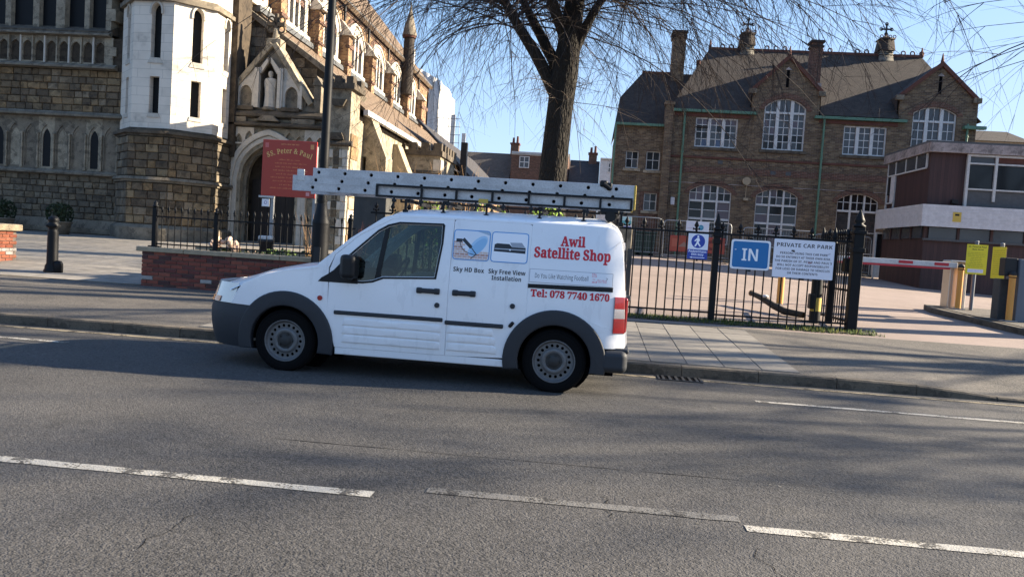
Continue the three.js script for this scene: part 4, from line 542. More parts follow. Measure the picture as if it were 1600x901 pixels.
// ---------- modern annexe ----------
{
  const A = thing('modern_annexe', 'two storey flat roofed annexe in dark maroon boards with white fascia band', 'building', [15, 0.75, -34]);
  mesh('wall', [bx(13.05, 22, .3, 6.2, -37.6, -33.05)], m.maroon, A);
  mesh('roof', bx(12.9, 22.2, 6.48, 6.56, -37.8, -32.85), m.lead, A);
  mesh('roof_fascia', [bx(12.92, 22.2, 6.12, 6.48, -33.0, -32.84), bx(12.9, 13.04, 6.12, 6.48, -37.8, -33.0)], m.fasciaOld, A);
  // white boards of the fascia band
  mesh('canopy', bx(12.86, 22.2, 3.24, 4.0, -37.7, -32.75), m.lead, A);
  for (let i = 0; i < 7; i++) { const y = 3.2 + i * .122; mesh('fascia_board', [bx(12.76, 22.3, y, y + .119, -32.75, -32.66 + (i % 2) * .002), bx(12.76, 12.86, y, y + .119, -37.8, -32.75)], m.fascia, A); }
  const glz = mesh('glazing_strip', [bx(13.2, 22, 2.74, 3.2, -33.05, -33.0), bx(13.0, 13.05, 2.74, 3.2, -37.4, -33.2)], m.glassGrey, A); for (const x of [13.05, 14.3, 15.55, 16.8, 18]) mesh('mullion', bx(x - .05, x + .05, 2.7, 3.22, -33.05, -32.95), m.maroon, glz); for (const z of [-34.2, -35.3, -36.4]) mesh('mullion', bx(12.96, 13.05, 2.7, 3.22, z - .05, z + .05), m.maroon, glz);
  mesh('sill_rail', bx(12.98, 22, 2.66, 2.74, -33.05, -32.93), m.lead, A);
  const w = mesh('window', [bx(14.38, 14.48, 4.0, 6.1, -33.04, -32.92), bx(15.42, 15.52, 4.3, 6.1, -33.04, -32.92), bx(17.2, 17.3, 4.3, 6.1, -33.04, -32.92), bx(14.48, 20, 6.02, 6.1, -33.04, -32.93), bx(14.48, 20, 5.72, 5.78, -33.04, -32.93), bx(14.48, 20, 4.72, 4.78, -33.04, -32.93)], m.paintOld, A);
  for (const [a, b] of [[14.48, 15.42], [15.52, 17.2], [17.3, 20]]) { mesh('pane', bx(a, b, 4.78, 5.72, -33.04, -33.01), m.glass, w); mesh('pane', bx(a, b, 5.78, 6.02, -33.04, -33.0), a > 15.5 ? m.terracotta : m.glassGrey, w); }
  mesh('spandrel', bx(14.48, 20, 4.0, 4.72, -33.04, -33.0), m.lead, A);
  const sw = mesh('side_window', [-33.3, -34.3, -35.4, -36.5, -37.4].map(z => bx(12.98, 13.04, 5.55, 6.1, z - .04, z + .04)).concat([bx(12.98, 13.04, 5.5, 5.56, -37.4, -33.3), bx(12.98, 13.04, 4.0, 5.5, -36.55, -36.48), bx(12.98, 13.04, 4.0, 5.5, -37.45, -37.35), bx(12.98, 13.05, 4.3, 4.36, -37.4, -36.5)]), m.paintOld, A);
  mesh('pane', bx(13.0, 13.045, 5.56, 6.1, -37.4, -33.3), m.glassGrey, sw); mesh('pane', bx(13.0, 13.045, 4.7, 5.5, -37.4, -37), m.glass, sw); mesh('panel', bx(13.0, 13.045, 4.36, 5.5, -37, -36.5), m.fascia, sw);
  const d = mesh('side_door', [bx(12.78, 12.84, .9, 3.05, -37.75, -37.65), bx(13.1, 13.16, .9, 3.05, -37.75, -37.65), bx(12.84, 13.1, 2.98, 3.05, -37.75, -37.65), bx(12.84, 13.1, 1.0, 1.6, -37.73, -37.67)], m.paint, A); mesh('pane', bx(12.84, 13.1, 1.6, 2.98, -37.72, -37.7), m.glass, d);
  mesh('wall_notice', rbx(13.9, 14.22, 3.42, 3.8, -32.66, -32.65, .003, 1), m.yellowPaint, A); mesh('camera_symbol', bx(13.98, 14.14, 3.66, 3.73, -32.65, -32.646), m.black, A);
  mesh('floodlight', [cyl(14.02, 4.0, 4.16, -32.95, .05, .05, 6), rbx(13.9, 14.14, 4.14, 4.3, -33.0, -32.85, .02, 1)], m.black, A);
}
// ---------- far houses ----------
{
  const house = (label, x0, x1, yE, yR, z, wallM, roofM, wins = [], chims = [], parapet = 0) => {
    const h = thing('terraced_house', label, 'house', [(x0 + x1) / 2, 1.4, z]);
    mesh('wall', bx(x0, x1, .8, yE, z - 8, z), wallM, h);
    mesh('roof', ext(poly([[0, yE], [4.2, yR], [8.4, yE]]), x0, x1).applyMatrix4(new THREE.Matrix4().set(0, 0, 1, 0, 0, 1, 0, 0, -1, 0, 0, z + .2, 0, 0, 0, 1)), roofM, h);
    if (parapet) mesh('parapet', bx(x0, x1, yE - .1, yE + parapet, z - .2, z + .12), m.paintOld, h);
    for (const [a, b, y0, y1] of wins) { const w = mesh('window', [bx(a, b, y0 - .08, y0, z, z + .1), bx(a, b, y1, y1 + .08, z, z + .1), bx(a - .08, a, y0 - .08, y1 + .08, z, z + .1), bx(b, b + .08, y0 - .08, y1 + .08, z, z + .1), bx((a + b) / 2 - .04, (a + b) / 2 + .04, y0, y1, z, z + .09), bx(a, b, (y0 + y1) / 2 - .04, (y0 + y1) / 2 + .04, z, z + .085)], m.paint, h); for (const [p, q] of [[a, (a + b) / 2], [(a + b) / 2, b]]) for (const [r, s] of [[y0, (y0 + y1) / 2], [(y0 + y1) / 2, y1]]) mesh('pane', bx(p, q, r, s, z, z + .04), m.glassGrey, w); }
    for (const [x, y0, y1, zz] of chims) { const c = mesh('chimney', bx(x - .42, x + .42, y0, y1 - .25, zz - .5, zz + .5), m.red, h); mesh('chimney_cap', bx(x - .5, x + .5, y1 - .25, y1 - .08, zz - .58, zz + .58), m.terracotta, c); mesh('chimney_pot', cyl(x - .2, y1 - .08, y1 + .5, zz, .14, .11, 8), m.terracotta, c); mesh('chimney_pot', cyl(x + .22, y1 - .08, y1 + .65, zz, .14, .11, 8), m.terracotta, c); }
    return h;
  };
  house('dark slate roofed house just right of the far end of the church', -14.5, -8.7, 8.0, 10.9, -80, m.red, m.tileDark, [], [[-8.7, 8.5, 12.1, -84]]);
  house('red brick house with white sash windows left of the big tree trunk', -8.6, -2.9, 10.5, 11.2, -80, m.red, m.tileDark, [[-7.7, -6.85, 9.2, 10.2], [-4.6, -3.9, 9.2, 10.2]], [], .22);
  house('dark roofed house with twin chimney pots right of the big tree trunk', -2.8, 0.25, 7.6, 10.6, -80, m.stock, m.tileDark, [], [[-0.5, 8, 11.5, -84]]);
  house('small white rendered house close to the school corner', .3, 2.6, 10.4, 11, -80, m.paint, m.lead, [[1.15, 1.5, 9.2, 10]], []);
  house('pale gabled house behind the right end of the school', 27, 31.5, 11.2, 12.6, -62, m.coping, m.tile, [], []);
  house('grey roofed long house at the right edge behind the annexe', 31.6, 52, 9.2, 12.0, -66, m.coping, m.lead, [], []);
  const b = thing('wrapped_building', 'tall building wrapped in white sheeting with scaffold beside the church', 'building', [-17, 1.4, -80]);
  mesh('sheeting', sheet(14, 20, (u, v) => [-18.6 + u * 2.3, 1.4 + v * (17.2 - u * 1.2), -80 + .12 * Math.sin(u * 19 + v * 7) + .1 * Math.sin(v * 23)]), m.paint, b); mesh('sheeting', sheet(10, 20, (u, v) => [-16.3 + .1 * Math.sin(v * 21 + u * 9), 1.4 + v * 16, -80 - u * 7]), m.paint, b); mesh('wall', bx(-24, -16.5, 1, 17.2, -90, -80.3), m.paintOld, b);
  const tb = []; for (let i = 0; i < 5; i++) tb.push(bar(V(-16.2 + i * .55, 1.4, -79.6), V(-16.2 + i * .55, 13.9 - (i > 2 ? .6 : 0), -79.6), .03, .03, 5)); for (let i = 0; i < 8; i++) tb.push(bar(V(-16.4, 8 + i * .8, -79.6), V(-13.9, 8 + i * .8, -79.6), .03, .03, 5)); mesh('scaffold_tubes', tb, m.galv, b); mesh('white_board', [bx(-14.9, -14.45, 9, 14.0, -79.7, -79.6), bx(-13.7, -13.3, 8.5, 12.2, -79.7, -79.6)], m.paint, b);
}

// ---------- trees ----------
function curve(p, dir, len, n, droop, wob, end = 0) { const o = [p.clone()], d = dir.clone().normalize(); let q = p.clone(); for (let i = 0; i < n; i++) { d.y -= droop * (0.3 + 0.7 * i / n); d.x += rr(-wob, wob); d.z += rr(-wob, wob); d.normalize(); q = q.clone().addScaledVector(d, len / n); o.push(q); } return o; }
const dirAt = (pts, i) => (pts[i + 1] || pts[i]).clone().sub(pts[i ? i - 1 : 0]).normalize();
function shoot(out, p, dir, len, r, droop, lvl, dens) {
  const n = lvl === 0 ? 9 : lvl === 1 ? 6 : 3, pts = curve(p, dir, len, n, droop, lvl ? 0.16 : 0.09);
  out.push(tube(pts, t => r * (1 - 0.72 * t), lvl === 0 ? 4 : 3));
  if (lvl > 1) return;
  const k = Math.round((lvl === 0 ? 12 : 4) * dens * rr(.6, 1.2));
  for (let i = 0; i < k; i++) { const j = 1 + Math.floor(rnd() * (n - 1)), d = dirAt(pts, j), a = V(rr(-1, 1), rr(-.9, .5), rr(-1, 1)).normalize(); d.multiplyScalar(1.0).addScaledVector(a, .85); shoot(out, pts[j], d, lvl === 0 ? len * rr(.16, .38) : len * rr(.25, .5), Math.max(.0028, r * (lvl ? .6 : .38)), droop * .7, lvl + 1, dens); }
}
function buildTree(label, base, trunk, trunkR, limbs, opt) {
  const t = thing('street_tree', label, 'tree', base, opt.group);
  mesh('trunk', tube(trunk, trunkR, 14), m.bark, t);
  const tw = [], pale = [];
  for (const [pts, r0, r1, n, far, rad, thin] of limbs) {
    const L = mesh('limb', tube(pts, s => r0 + (r1 - r0) * s, 9), m.bark, t); const c = new THREE.CatmullRomCurve3(pts);
    for (let i = 0; i < n; i++) { const s = far + (1 - far) * Math.pow(rnd(), .8), p = c.getPoint(s), q = c.getTangent(s), az = rr(0, 6.28), d = V(Math.cos(az), rr(...(opt.up || [-.05, .75])), Math.sin(az)).addScaledVector(q, opt.along ?? .7); if (opt.bias) d.addScaledVector(opt.bias, rr(0, .8)); shoot(tw, p, d, rr(...opt.len), rr(...(rad || opt.rad)), rr(...opt.droop), 0, thin || opt.dens); }
  }
  mesh('crown', tw, m.twig, t, { stuff: true });
  if (opt.epi) { const c = new THREE.CatmullRomCurve3(trunk); for (let i = 0; i < opt.epi; i++) { const p = c.getPoint(rr(.45, .98)), az = rr(0, 6.28); shoot(pale, p, V(Math.cos(az), rr(-.5, .4), Math.sin(az)), rr(.7, 2.6), rr(.006, .012), rr(-.02, .16), 1, 1.2); } mesh('trunk_shoots', pale, m.twigPale, t, { stuff: true }); }
  return t;
}
{
  const z = -22, k = (x, y, dz = 0) => V(x, y, z + dz);
  buildTree('large bare pollarded tree with dark trunk standing behind the ladder', [-1.2, 0.6, z], [k(-1.25, .5), k(-1.22, 2), k(-1.2, 3.3), k(-1.17, 4.2), k(-1.12, 5.2), k(-1.05, 6.2), k(-.98, 7.1), k(-.92, 8), k(-.8, 9.5), k(-.7, 11.5)], [.68, .47, .39, .37, .355, .37, .31, .27, .23, .11],
    [[[k(-1.2, 5.5), k(-1.55, 6.15), k(-1.9, 6.7, .1), k(-2.3, 7.25, .1), k(-2.68, 7.8, .2), k(-3.05, 8.5, .3), k(-3.7, 9.8, .4), k(-4.3, 11.2, .6)], .2, .06, 120, .4], [[k(-1.05, 5.9), k(-1.42, 6.6, -.1), k(-1.8, 7.25, -.2), k(-2.15, 7.85, -.4), k(-2.45, 8.4, -.5), k(-3, 9.8, -.9), k(-3.3, 11, -1.2)], .18, .06, 70, .45], [[k(-.85, 6.75), k(-.58, 7.4, .1), k(-.3, 7.95, .2), k(.1, 8.55, .2), k(1.2, 9.6, .3), k(2.3, 10.6, .5)], .15, .05, 120, .45], [[k(-1.05, 7), k(-1.25, 7.45, .2), k(-1.48, 7.9, .5), k(-1.55, 8.15, .7)], .17, .14, 8, .7], [[k(-.9, 8), k(-.7, 9.5, -.6), k(-.4, 11, -1.4)], .16, .06, 56, .2]],
    { len: [4.4, 9], rad: [.013, .026], droop: [.08, .34], dens: .85, epi: 80, up: [-.3, .4], along: .4 });
  const b = V(14.6, .3, -16.9), s = (x, y, dz) => b.clone().add(V(x, y, dz));
  const opt = { len: [4, 8.5], rad: [.012, .026], droop: [.08, .2], dens: .6, group: 'street trees along the pavement outside the picture' };
  const t2 = buildTree('bare street tree whose branches reach in at the upper right corner', b.toArray(), [s(0, -.1, 0), s(0, 2, 0), s(-.05, 4, 0), s(-.1, 6, 0), s(0, 8, 0), s(.1, 10, 0), s(.2, 12.5, 0)], [.45, .34, .3, .28, .22, .16, .06],
    [[[s(-.05, 4, 0), s(-.9, 5.2, .3), s(-1.9, 6, .6), s(-3.2, 6.8, .9)], .17, .05, 22, .35], [[s(-.1, 5, 0), s(.9, 6.4, -.5), s(2, 8, -1)], .16, .05, 5, .35, [.02, .045], .25], [[s(-.1, 6, 0), s(-.8, 7.6, -.7), s(-2, 9.5, -1.4)], .15, .05, 6, .3, [.02, .045], .25], [[s(0, 6.5, 0), s(.5, 8.4, .9), s(1.2, 10, 2)], .15, .05, 5, .3, [.02, .045], .25], [[s(.1, 9, 0), s(.3, 10.5, .2), s(.4, 12.4, .4)], .13, .04, 4, .1, [.02, .04], .25]],
    { ...opt, bias: V(-1, -.1, .1) });
  delete t2.userData.group;
  const b3 = V(24, .1, -15.6), s3 = (x, y, dz) => b3.clone().add(V(x, y, dz)), lb = ['bare street tree beyond the right edge, standing back from the kerb', 'bare street tree beyond the right edge, standing close to the kerb'];
  const t3 = buildTree(lb[0], b3.toArray(), [s3(0, -.1, 0), s3(0, 3, 0), s3(.1, 6, 0), s3(0, 9, .1), s3(.1, 13, .1)], [.4, .3, .26, .17, .06],
    [[[s3(0, 4, 0), s3(-1.2, 6.2, .5), s3(-2.6, 8, 1.1)], .16, .05, 8, .35, [.03, .06], .3], [[s3(.1, 5, 0), s3(1.2, 7.4, -.6), s3(2.2, 10, -1.2)], .15, .05, 5, .35, [.03, .06], .3], [[s3(.1, 6.5, 0), s3(-.4, 9, -1), s3(-1, 12, -2)], .13, .04, 7, .3, [.03, .06], .3], [[s3(.05, 8, 0), s3(.5, 10.5, 1), s3(1, 13, 2)], .12, .04, 5, .3, [.03, .06], .3]],
    { ...opt, dens: .45 });
  const b4 = V(22.5, .1, -12.0), s4 = (x, y, dz) => b4.clone().add(V(x, y, dz));
  buildTree(lb[1], b4.toArray(), [s4(0, -.1, 0), s4(0, 2, 0), s4(.05, 4.5, .05), s4(0, 7, .1), s4(.1, 10, .1)], [.17, .13, .1, .06, .025],
    [[[s4(0, 4, 0), s4(-1, 6.2, .8), s4(-1.6, 7.6, 1.4)], .045, .012, 12, .6], [[s4(0, 5, 0), s4(1, 7.2, -.9), s4(1.6, 8.8, -1.5)], .045, .012, 12, .6], [[s4(0, 6, 0), s4(-.6, 8.4, -.6), s4(-1.1, 10.2, -.9)], .04, .012, 12, .6], [[s4(0, 7, 0), s4(.6, 9, 1.2), s4(1, 11, 2.2)], .04, .012, 12, .6], [[s4(0, 5, 0), s4(.2, 6.8, 1.6), s4(.4, 8.2, 2.6)], .04, .012, 10, .6]],
    { ...opt, dens: 1.9, len: [1.3, 2.5], rad: [.012, .022], droop: [0, .12], up: [-.2, .8] });
}

// ---------- van ----------
const zc = -8.80;
const van = thing('delivery_van', 'white panel van with dark trim and red shop lettering parked at the kerb', 'van', [-1.7, 0, zc]);
{
  const LF = 0.98, hw = y => y < 1 ? 0.85 - 0.02 * ((y - 0.7) / 0.45) ** 2 : 0.8411 - 0.1 * Math.pow((y - 1) / 0.7, 1.5);
  const inset = x => { let t = clamp((-3.15 - x) / LF), u = clamp((x - 0.05) / 0.37); return 0.55 * (1 - Math.sqrt(1 - t * t)) + 0.2 * (1 - Math.sqrt(Math.max(0, 1 - u * u))); };
  const side = (x, y) => zc + hw(y) - inset(x);
  const tess = new TessellateModifier(0.13, 7);
  const mirror = g => { g = prep(g.clone()); const p = g.attributes.position, n = g.attributes.normal; for (let i = 0; i < p.count; i++) { p.setZ(i, 2 * zc - p.getZ(i)); n.setZ(i, -n.getZ(i)); } for (const a of ['position', 'normal', 'uv']) { const A = g.attributes[a]; for (let i = 0; i + 2 < A.count; i += 3) for (let c = 0; c < A.itemSize; c++) { const s = A.array[(i + 1) * A.itemSize + c]; A.array[(i + 1) * A.itemSize + c] = A.array[(i + 2) * A.itemSize + c]; A.array[(i + 2) * A.itemSize + c] = s; } } return g; };
  const warp = (g, crease = 0.45) => { g = tess.modify(prep(g)); const p = g.attributes.position; for (let i = 0; i < p.count; i++) p.setZ(i, side(p.getX(i), p.getY(i)) + p.getZ(i)); g.deleteAttribute('normal'); g = toCreasedNormals(g, crease); return prep(g); };
  const both = (name, g, mt, par = van, o) => { const a = mesh(name, prep(g.clone()), mt, par, o); mesh(name, mirror(g), mt, par, o); return a; };
  const panel = (pts, holes = [], th = 0.02, off = 0, b = 0.004) => { const s = poly(pts); holes.forEach(h => s.holes.push(hole(h))); return warp(ext(s, off - th, off - b, { b })); };
  const arc = (cx, cy, r, a0, a1, n = 16) => span(a0, a1, n).map(a => [cx + r * Math.cos(R(a)), cy + r * Math.sin(R(a))]);
  const F = [-3.11, 0.315], B = [-0.30, 0.315], RA = 0.495;
  // body panels
  both('front_wing', panel([[-3.75, .66], [-3.715, .72], [-3.67, .80], [-3.60, .885], [-3.37, .985], [-3.10, 1.06], [-2.80, 1.115], [-2.675, 1.115], [-2.672, .985], [-2.667, .63], ...arc(...F, RA, 16, 136)]), m.van);
  const winIn = [[-2.58, 1.085], [-2.46, 1.235], [-2.18, 1.505], [-2.08, 1.565], [-1.97, 1.6], [-1.525, 1.612], [-1.52, 1.43], [-1.565, 1.08], [-2.10, 1.05], [-2.21, 1.005], [-2.31, .99], [-2.5, .99]];
  const winOut = [[-2.765, .968], [-2.74, .995], [-2.62, 1.085], [-2.47, 1.255], [-2.19, 1.525], [-2.09, 1.588], [-1.97, 1.622], [-1.515, 1.632], [-1.498, 1.615], [-1.5, 1.43], [-1.545, 1.062], [-2.09, 1.03], [-2.2, .985], [-2.31, .967]];
  const doorPts = [[-2.572, .295], [-1.419, .295], [-1.419, .98], [-1.409, 1.672], [-1.9, 1.664], [-2.05, 1.64], [-2.37, 1.458], [-2.61, 1.24], [-2.655, 1.1], [-2.662, .60], [-2.61, .42]];
  const door = panel(doorPts, [winIn]); both('front_door', door, m.van);
  both('sliding_door', panel([[-1.408, .295], ...arc(...B, RA, 180, 129, 8), [-.612, .74], [-.612, 1.66], [-.627, 1.674], [-1.383, 1.672], [-1.398, 1.66], [-1.41, .98]]), m.van);
  both('rear_quarter_panel', panel([[-.604, .72], [-.604, 1.695], [.16, 1.695], [.22, 1.68], [.27, 1.64], [.30, 1.57], [.32, 1.45], [.345, 1.23], [.362, 1.0], [.385, .64], [.395, .485], [.165, .485], ...arc(...B, RA, 20, 126, 14)]), m.van);
  both('roof_rail', panel([[-2.80, 1.12], [-2.765, 1.155], [-2.47, 1.42], [-2.14, 1.655], [-2.02, 1.695], [-.611, 1.697], [-.611, 1.681], [-1.4, 1.679], [-1.9, 1.671], [-2.055, 1.647], [-2.375, 1.466], [-2.615, 1.25], [-2.67, 1.12]]), m.van);
  both('sill_panel', panel([[-2.565, .225], [-.805, .225], [-.805, .286], [-2.565, .286]], [], .03, -.004, .008), m.van);
  both('body_shell', panel([[-3.6, .6], [-3.5, .9], [-2.76, 1.08], [-2.7, .96], [-1.54, .96], [-1.48, 1.66], [.22, 1.68], [.34, 1.0], [.36, .3], [.2, .3], ...arc(...B, .41, 5, 175, 10), [-.8, .26], [-2.6, .26], ...arc(...F, .41, 5, 150, 10)], [], .02, -.045), m.dark);
  // window seal, glass, divider, mirror corner
  const sealS = poly(winOut); sealS.holes.push(hole(winIn)); both('window_seal', warp(ext(sealS, -.012, .003)), m.black);
  both('side_window', panel(winIn, [], .006, -.014, .001), m.vanGlass);
  both('window_divider', panel([[-2.185, 1.02], [-2.135, 1.03], [-2.065, 1.58], [-2.11, 1.56]], [], .012, -.004, .002), m.black);
  both('mirror_base', panel([[-2.775, .962], [-2.74, 1.0], [-2.60, 1.085], [-2.46, 1.25], [-2.40, 1.2], [-2.36, .985], [-2.36, .962]], [], .02, .006, .003), m.black);
  { const g = rbx(-2.53, -2.345, 1.01, 1.255, -7.98, -7.78, .05, 3); const p = g.attributes.position; for (let i = 0; i < p.count; i++) { const t = (p.getX(i) + 2.53) / .185; if (t < .5) p.setZ(i, -7.95 + (p.getZ(i) + 7.95) * (.55 + .9 * t)); } g.computeVertexNormals(); both('door_mirror', [merge([g, bx(-2.47, -2.4, .99, 1.03, -8.0, -7.85)])][0], m.black); }
  // bonnet, cowl, windscreen, roof, rear
  const tab = (T, x) => { for (let i = 0; i + 1 < T.length; i++) if (x <= T[i + 1][0]) return T[i][1] + (T[i + 1][1] - T[i][1]) * clamp((x - T[i][0]) / (T[i + 1][0] - T[i][0])); return T[T.length - 1][1]; };
  const wt = [[-3.75, .86], [-3.66, .875], [-3.56, .905], [-3.37, .99], [-3.1, 1.065], [-2.74, 1.122]];
  mesh('bonnet', sheet(20, 16, (u, v) => { const s = 2 * u - 1, x0 = -3.77 + v * 1.0, fr = 1 - v, x = x0 - .24 * (1 - s * s) * fr * fr; const w = side(x0, .9) - zc; return [x, tab(wt, x0) + .05 * (1 - s * s) - .016 * Math.pow(Math.abs(s), 10) - .05 * Math.pow(fr, 10), zc + s * (w - .004)]; }), m.van, van);
  mesh('windscreen_cowl', sheet(16, 3, (u, v) => { const s = 2 * u - 1; return [-2.80 + v * .1 - .1 * (1 - s * s), 1.115 + .05 * (1 - s * s) + v * .02, zc + s * .82]; }), m.black, van);
  both('wiper', tube([V(-2.8, 1.15, -8.15), V(-2.78, 1.18, -8.3), V(-2.80, 1.2, -8.9)], () => .012, 5), m.black);
  mesh('windscreen', sheet(16, 10, (u, v) => { const s = 2 * u - 1, x = -2.745 + v * .70, y = 1.135 + v * .55 - .03 * v * (1 - v); return [x - .1 * (1 - s * s), y + (.04 + .03 * v) * (1 - s * s), zc + s * (side(x, y) - zc - .012)]; }), m.vanGlass, van);
  const rows = [[-2.04, 1.682, .03, .1], [-1.96, 1.692, .07, .08], [-1.8, 1.694, .09, .04], [-1.5, 1.695, .1, 0], [-1, 1.695, .105, 0], [-.5, 1.695, .105, 0], [0, 1.695, .10, 0], [.12, 1.692, .095, 0], [.19, 1.682, .085, 0], [.25, 1.655, .068, -.01], [.29, 1.61, .045, -.02], [.312, 1.55, .02, -.03]];
  mesh('roof', sheet(36, rows.length - 1, (u, v) => { const r = rows[Math.round(v * (rows.length - 1))], a = (u - .5) * Math.PI, s = Math.sin(a); return [r[0] - r[3] * (1 - s * s), r[1] + r[2] * Math.pow(Math.max(0, 1 - Math.abs(s) ** 3), .62), zc + s * (side(r[0], r[1]) - zc)]; }), m.van, van);
  mesh('rear_doors', sheet(20, 10, (u, v) => { const s = 2 * u - 1, y = 1.555 - v * 1.07, x = .313 + .085 * v; return [x + .05 * (1 - s * s), y, zc + s * (side(x, y) - zc)]; }), m.van, van);
  mesh('rear_window', [sheet(6, 6, (u, v) => { const s = .08 + .72 * u, y = 1.48 - v * .42, x = .32 + .03 * v; return [x + .055 * (1 - s * s), y, zc + s * .76]; }), sheet(6, 6, (u, v) => { const s = -.08 - .72 * u, y = 1.48 - v * .42, x = .32 + .03 * v; return [x + .055 * (1 - s * s), y, zc + s * .76]; })], m.glass, van);
  mesh('rear_handle', [rbx(.40, .46, .93, .99, zc - .15, zc + .12, .015, 2), bx(.395, .445, .49, 1.5, zc - .004, zc + .004)], m.plastic, van);
  mesh('floor_pan', bx(-3.5, .3, .2, .27, zc - .74, zc + .74), m.dark, van);
  // front skin: plan curve with a lean
  const skin = (y0, y1, a0, a1, off, lean, n = 14) => sheet(n, 6, (u, v) => { const f = R(a0 + (a1 - a0) * u), y = y0 + (y1 - y0) * v, o = off(v); const x = -3.15 - (LF + o) * Math.sin(f) + lean * v, z = zc + .30 + (.55 + o) * Math.cos(f); return [x, y, z]; });
  const nose = (y0, y1, off, lean) => sheet(6, 6, (u, v) => { const y = y0 + (y1 - y0) * v; return [-3.15 - LF - off(v) + lean * v, y, zc + .30 - .60 * u]; });
  const bo = v => -.07 * (1 - v) ** 2.5 - .02 * v ** 6 + .012;
  mesh('front_bumper', [skin(.2, .655, 20, 90, bo, 0), mirror(skin(.2, .655, 20, 90, bo, 0)), nose(.2, .655, bo, 0)], m.plastic, van);
  const up = v => -.006; both('headlamp', skin(.66, .875, 37, 76, up, .07), m.lens);
  both('front_indicator', skin(.665, .72, 52, 70, v => .004, .02, 8), m.lampAmber);
  mesh('front_panel', [skin(.655, .88, 74, 90, v => -.014, .07), mirror(skin(.655, .88, 74, 90, v => -.014, .07)), nose(.655, .88, v => -.014, .07)], m.van, van);
  mesh('grille', [0, 1, 2].map(i => rbx(-4.13 + i * .03, -4.08 + i * .03, .69 + i * .06, .72 + i * .06, zc - .3, zc + .3, .01, 1)), m.plastic, van);
  mesh('rear_bumper', [rbx(.155, .435, .24, .475, zc - .85, zc + .85, .07, 4), rbx(.30, .445, .44, .49, zc - .8, zc + .8, .02, 2)], m.plastic, van);
  // wheel arch trims, wells and wheels
  for (const [c, nm] of [[F, 0], [B, 1]]) {
    const s = poly([...arc(...c, .508, nm ? -10 : -11, nm ? 191 : 191, 30), ...arc(...c, .382, nm ? 193 : 194, nm ? -12 : -14, 30)]);
    both('wheel_arch_trim', warp(ext(s, -.05, .012, { b: .014, bs: 3 }), .7), m.plastic);
    const well = []; for (const g of [new THREE.CylinderGeometry(.395, .395, .42, 28, 1, true, Math.PI / 2 - .05, Math.PI + .1)]) { g.rotateX(Math.PI / 2); g.rotateZ(0); g.translate(c[0], c[1], -8.2); well.push(g); } const bd = new THREE.CircleGeometry(.4, 28); bd.translate(c[0], c[1], -8.38); well.push(bd); both('wheel_well', merge(well), m.dark);
    for (const sg of [1, -1]) {
      const zz = zc + sg * .735, W = new THREE.Group(); W.name = 'wheel'; W.position.set(c[0] - van.off.x, c[1] - van.off.y, zz - zc); W.rotation.y = sg > 0 ? 0 : Math.PI; van.add(W); W.off = V(0, 0, 0);
      const rot = g => { g.rotateX(Math.PI / 2); return prep(g); };
      const tp = [[.205, -.095], [.235, -.1], [.28, -.1], [.312, -.085], [.326, -.06], [.328, 0], [.326, .06], [.312, .085], [.28, .098], [.238, .098], [.21, .085]];
      mesh('tyre', [rot(new THREE.LatheGeometry(tp.map(p => new THREE.Vector2(...p)), 48)), ...[.25, .275, .3].map(r => { const g = new THREE.TorusGeometry(r, .0025, 4, 48); g.translate(0, 0, .0985); return prep(g); })], m.rubber, W);
      const ds = new THREE.Shape(); ds.absarc(0, 0, .19, 0, Math.PI * 2); const hs = 18; for (let i = 0; i < hs; i++) { const a = i / hs * Math.PI * 2, h = new THREE.Path(); h.absarc(.158 * Math.cos(a), .158 * Math.sin(a),   .0155, 0, Math.PI * 2, true); ds.holes.push(h); }
      mesh('rim', [ext(ds, .05, .056, { c: 40 }), rot(new THREE.LatheGeometry([[.218, .088], [.21, .092], [.205, .085], [.198, .06], [.186, .056]].map(p => new THREE.Vector2(...p)), 48)), rot(new THREE.LatheGeometry([[.135, .057], [.125, .075], [.1, .078], [.085, .068]].map(p => new THREE.Vector2(...p)), 40))], m.rim, W);
      mesh('hub', [rot(new THREE.LatheGeometry([[.09, .066], [.07, .07], [.055, .066], [.05, .08], [0, .084]].map(p => new THREE.Vector2(...p)), 24)), ...[0, 1, 2, 3, 4].map(i => { const a = i / 5 * 6.283, g = new THREE.CylinderGeometry(.011, .011, .02, 6); g.rotateX(Math.PI / 2); g.translate(.072 * Math.cos(a), .072 * Math.sin(a), .075); return g; })], m.rimDark, W);
      mesh('brake_drum', rot(new THREE.CylinderGeometry(.17, .17, .03, 24)), m.dark, W);
    }
  }
  // trim on the sides
  both('side_moulding', merge([rbx(-2.59, -1.452, .634, .675, -7.97, -7.932, .012, 2)]), m.plastic); both('side_moulding', rbx(-1.43, -.83, .612, .655, -7.97, -7.932, .012, 2), m.plastic);
  const rib = (x0, x1, y) => warp(ext(poly([[x0, y - .03], [x1 - .0, y - .03], [x1, y + .018], [x1 - .03, y + .035], [x0 + .02, y + .035]]), -.004, .003, { b: .007, bs: 3 }), .8);
  for (const y of [.565, .475, .385]) { both('door_rib', rib(-2.49, -1.475, y), m.van); both('door_rib', rib(-1.395, -.94 + (.565 - y) * .25, y), m.van); }
  for (const x of [-1.62, -1.25]) { both('door_handle', merge([rbx(x - .12, x + .12, .915, .965, -7.955, -7.925, .015, 3), rbx(x - .12, x - .06, .91, .97, -7.975, -7.93, .012, 2), rbx(x + .06, x + .12, .91, .97, -7.975, -7.93, .012, 2)]), m.plastic); const b = new THREE.SphereGeometry(.07, 16, 8); b.scale(1, .6, .12); b.translate(x, .94, -7.965); both('handle_recess', prep(b), m.van); }
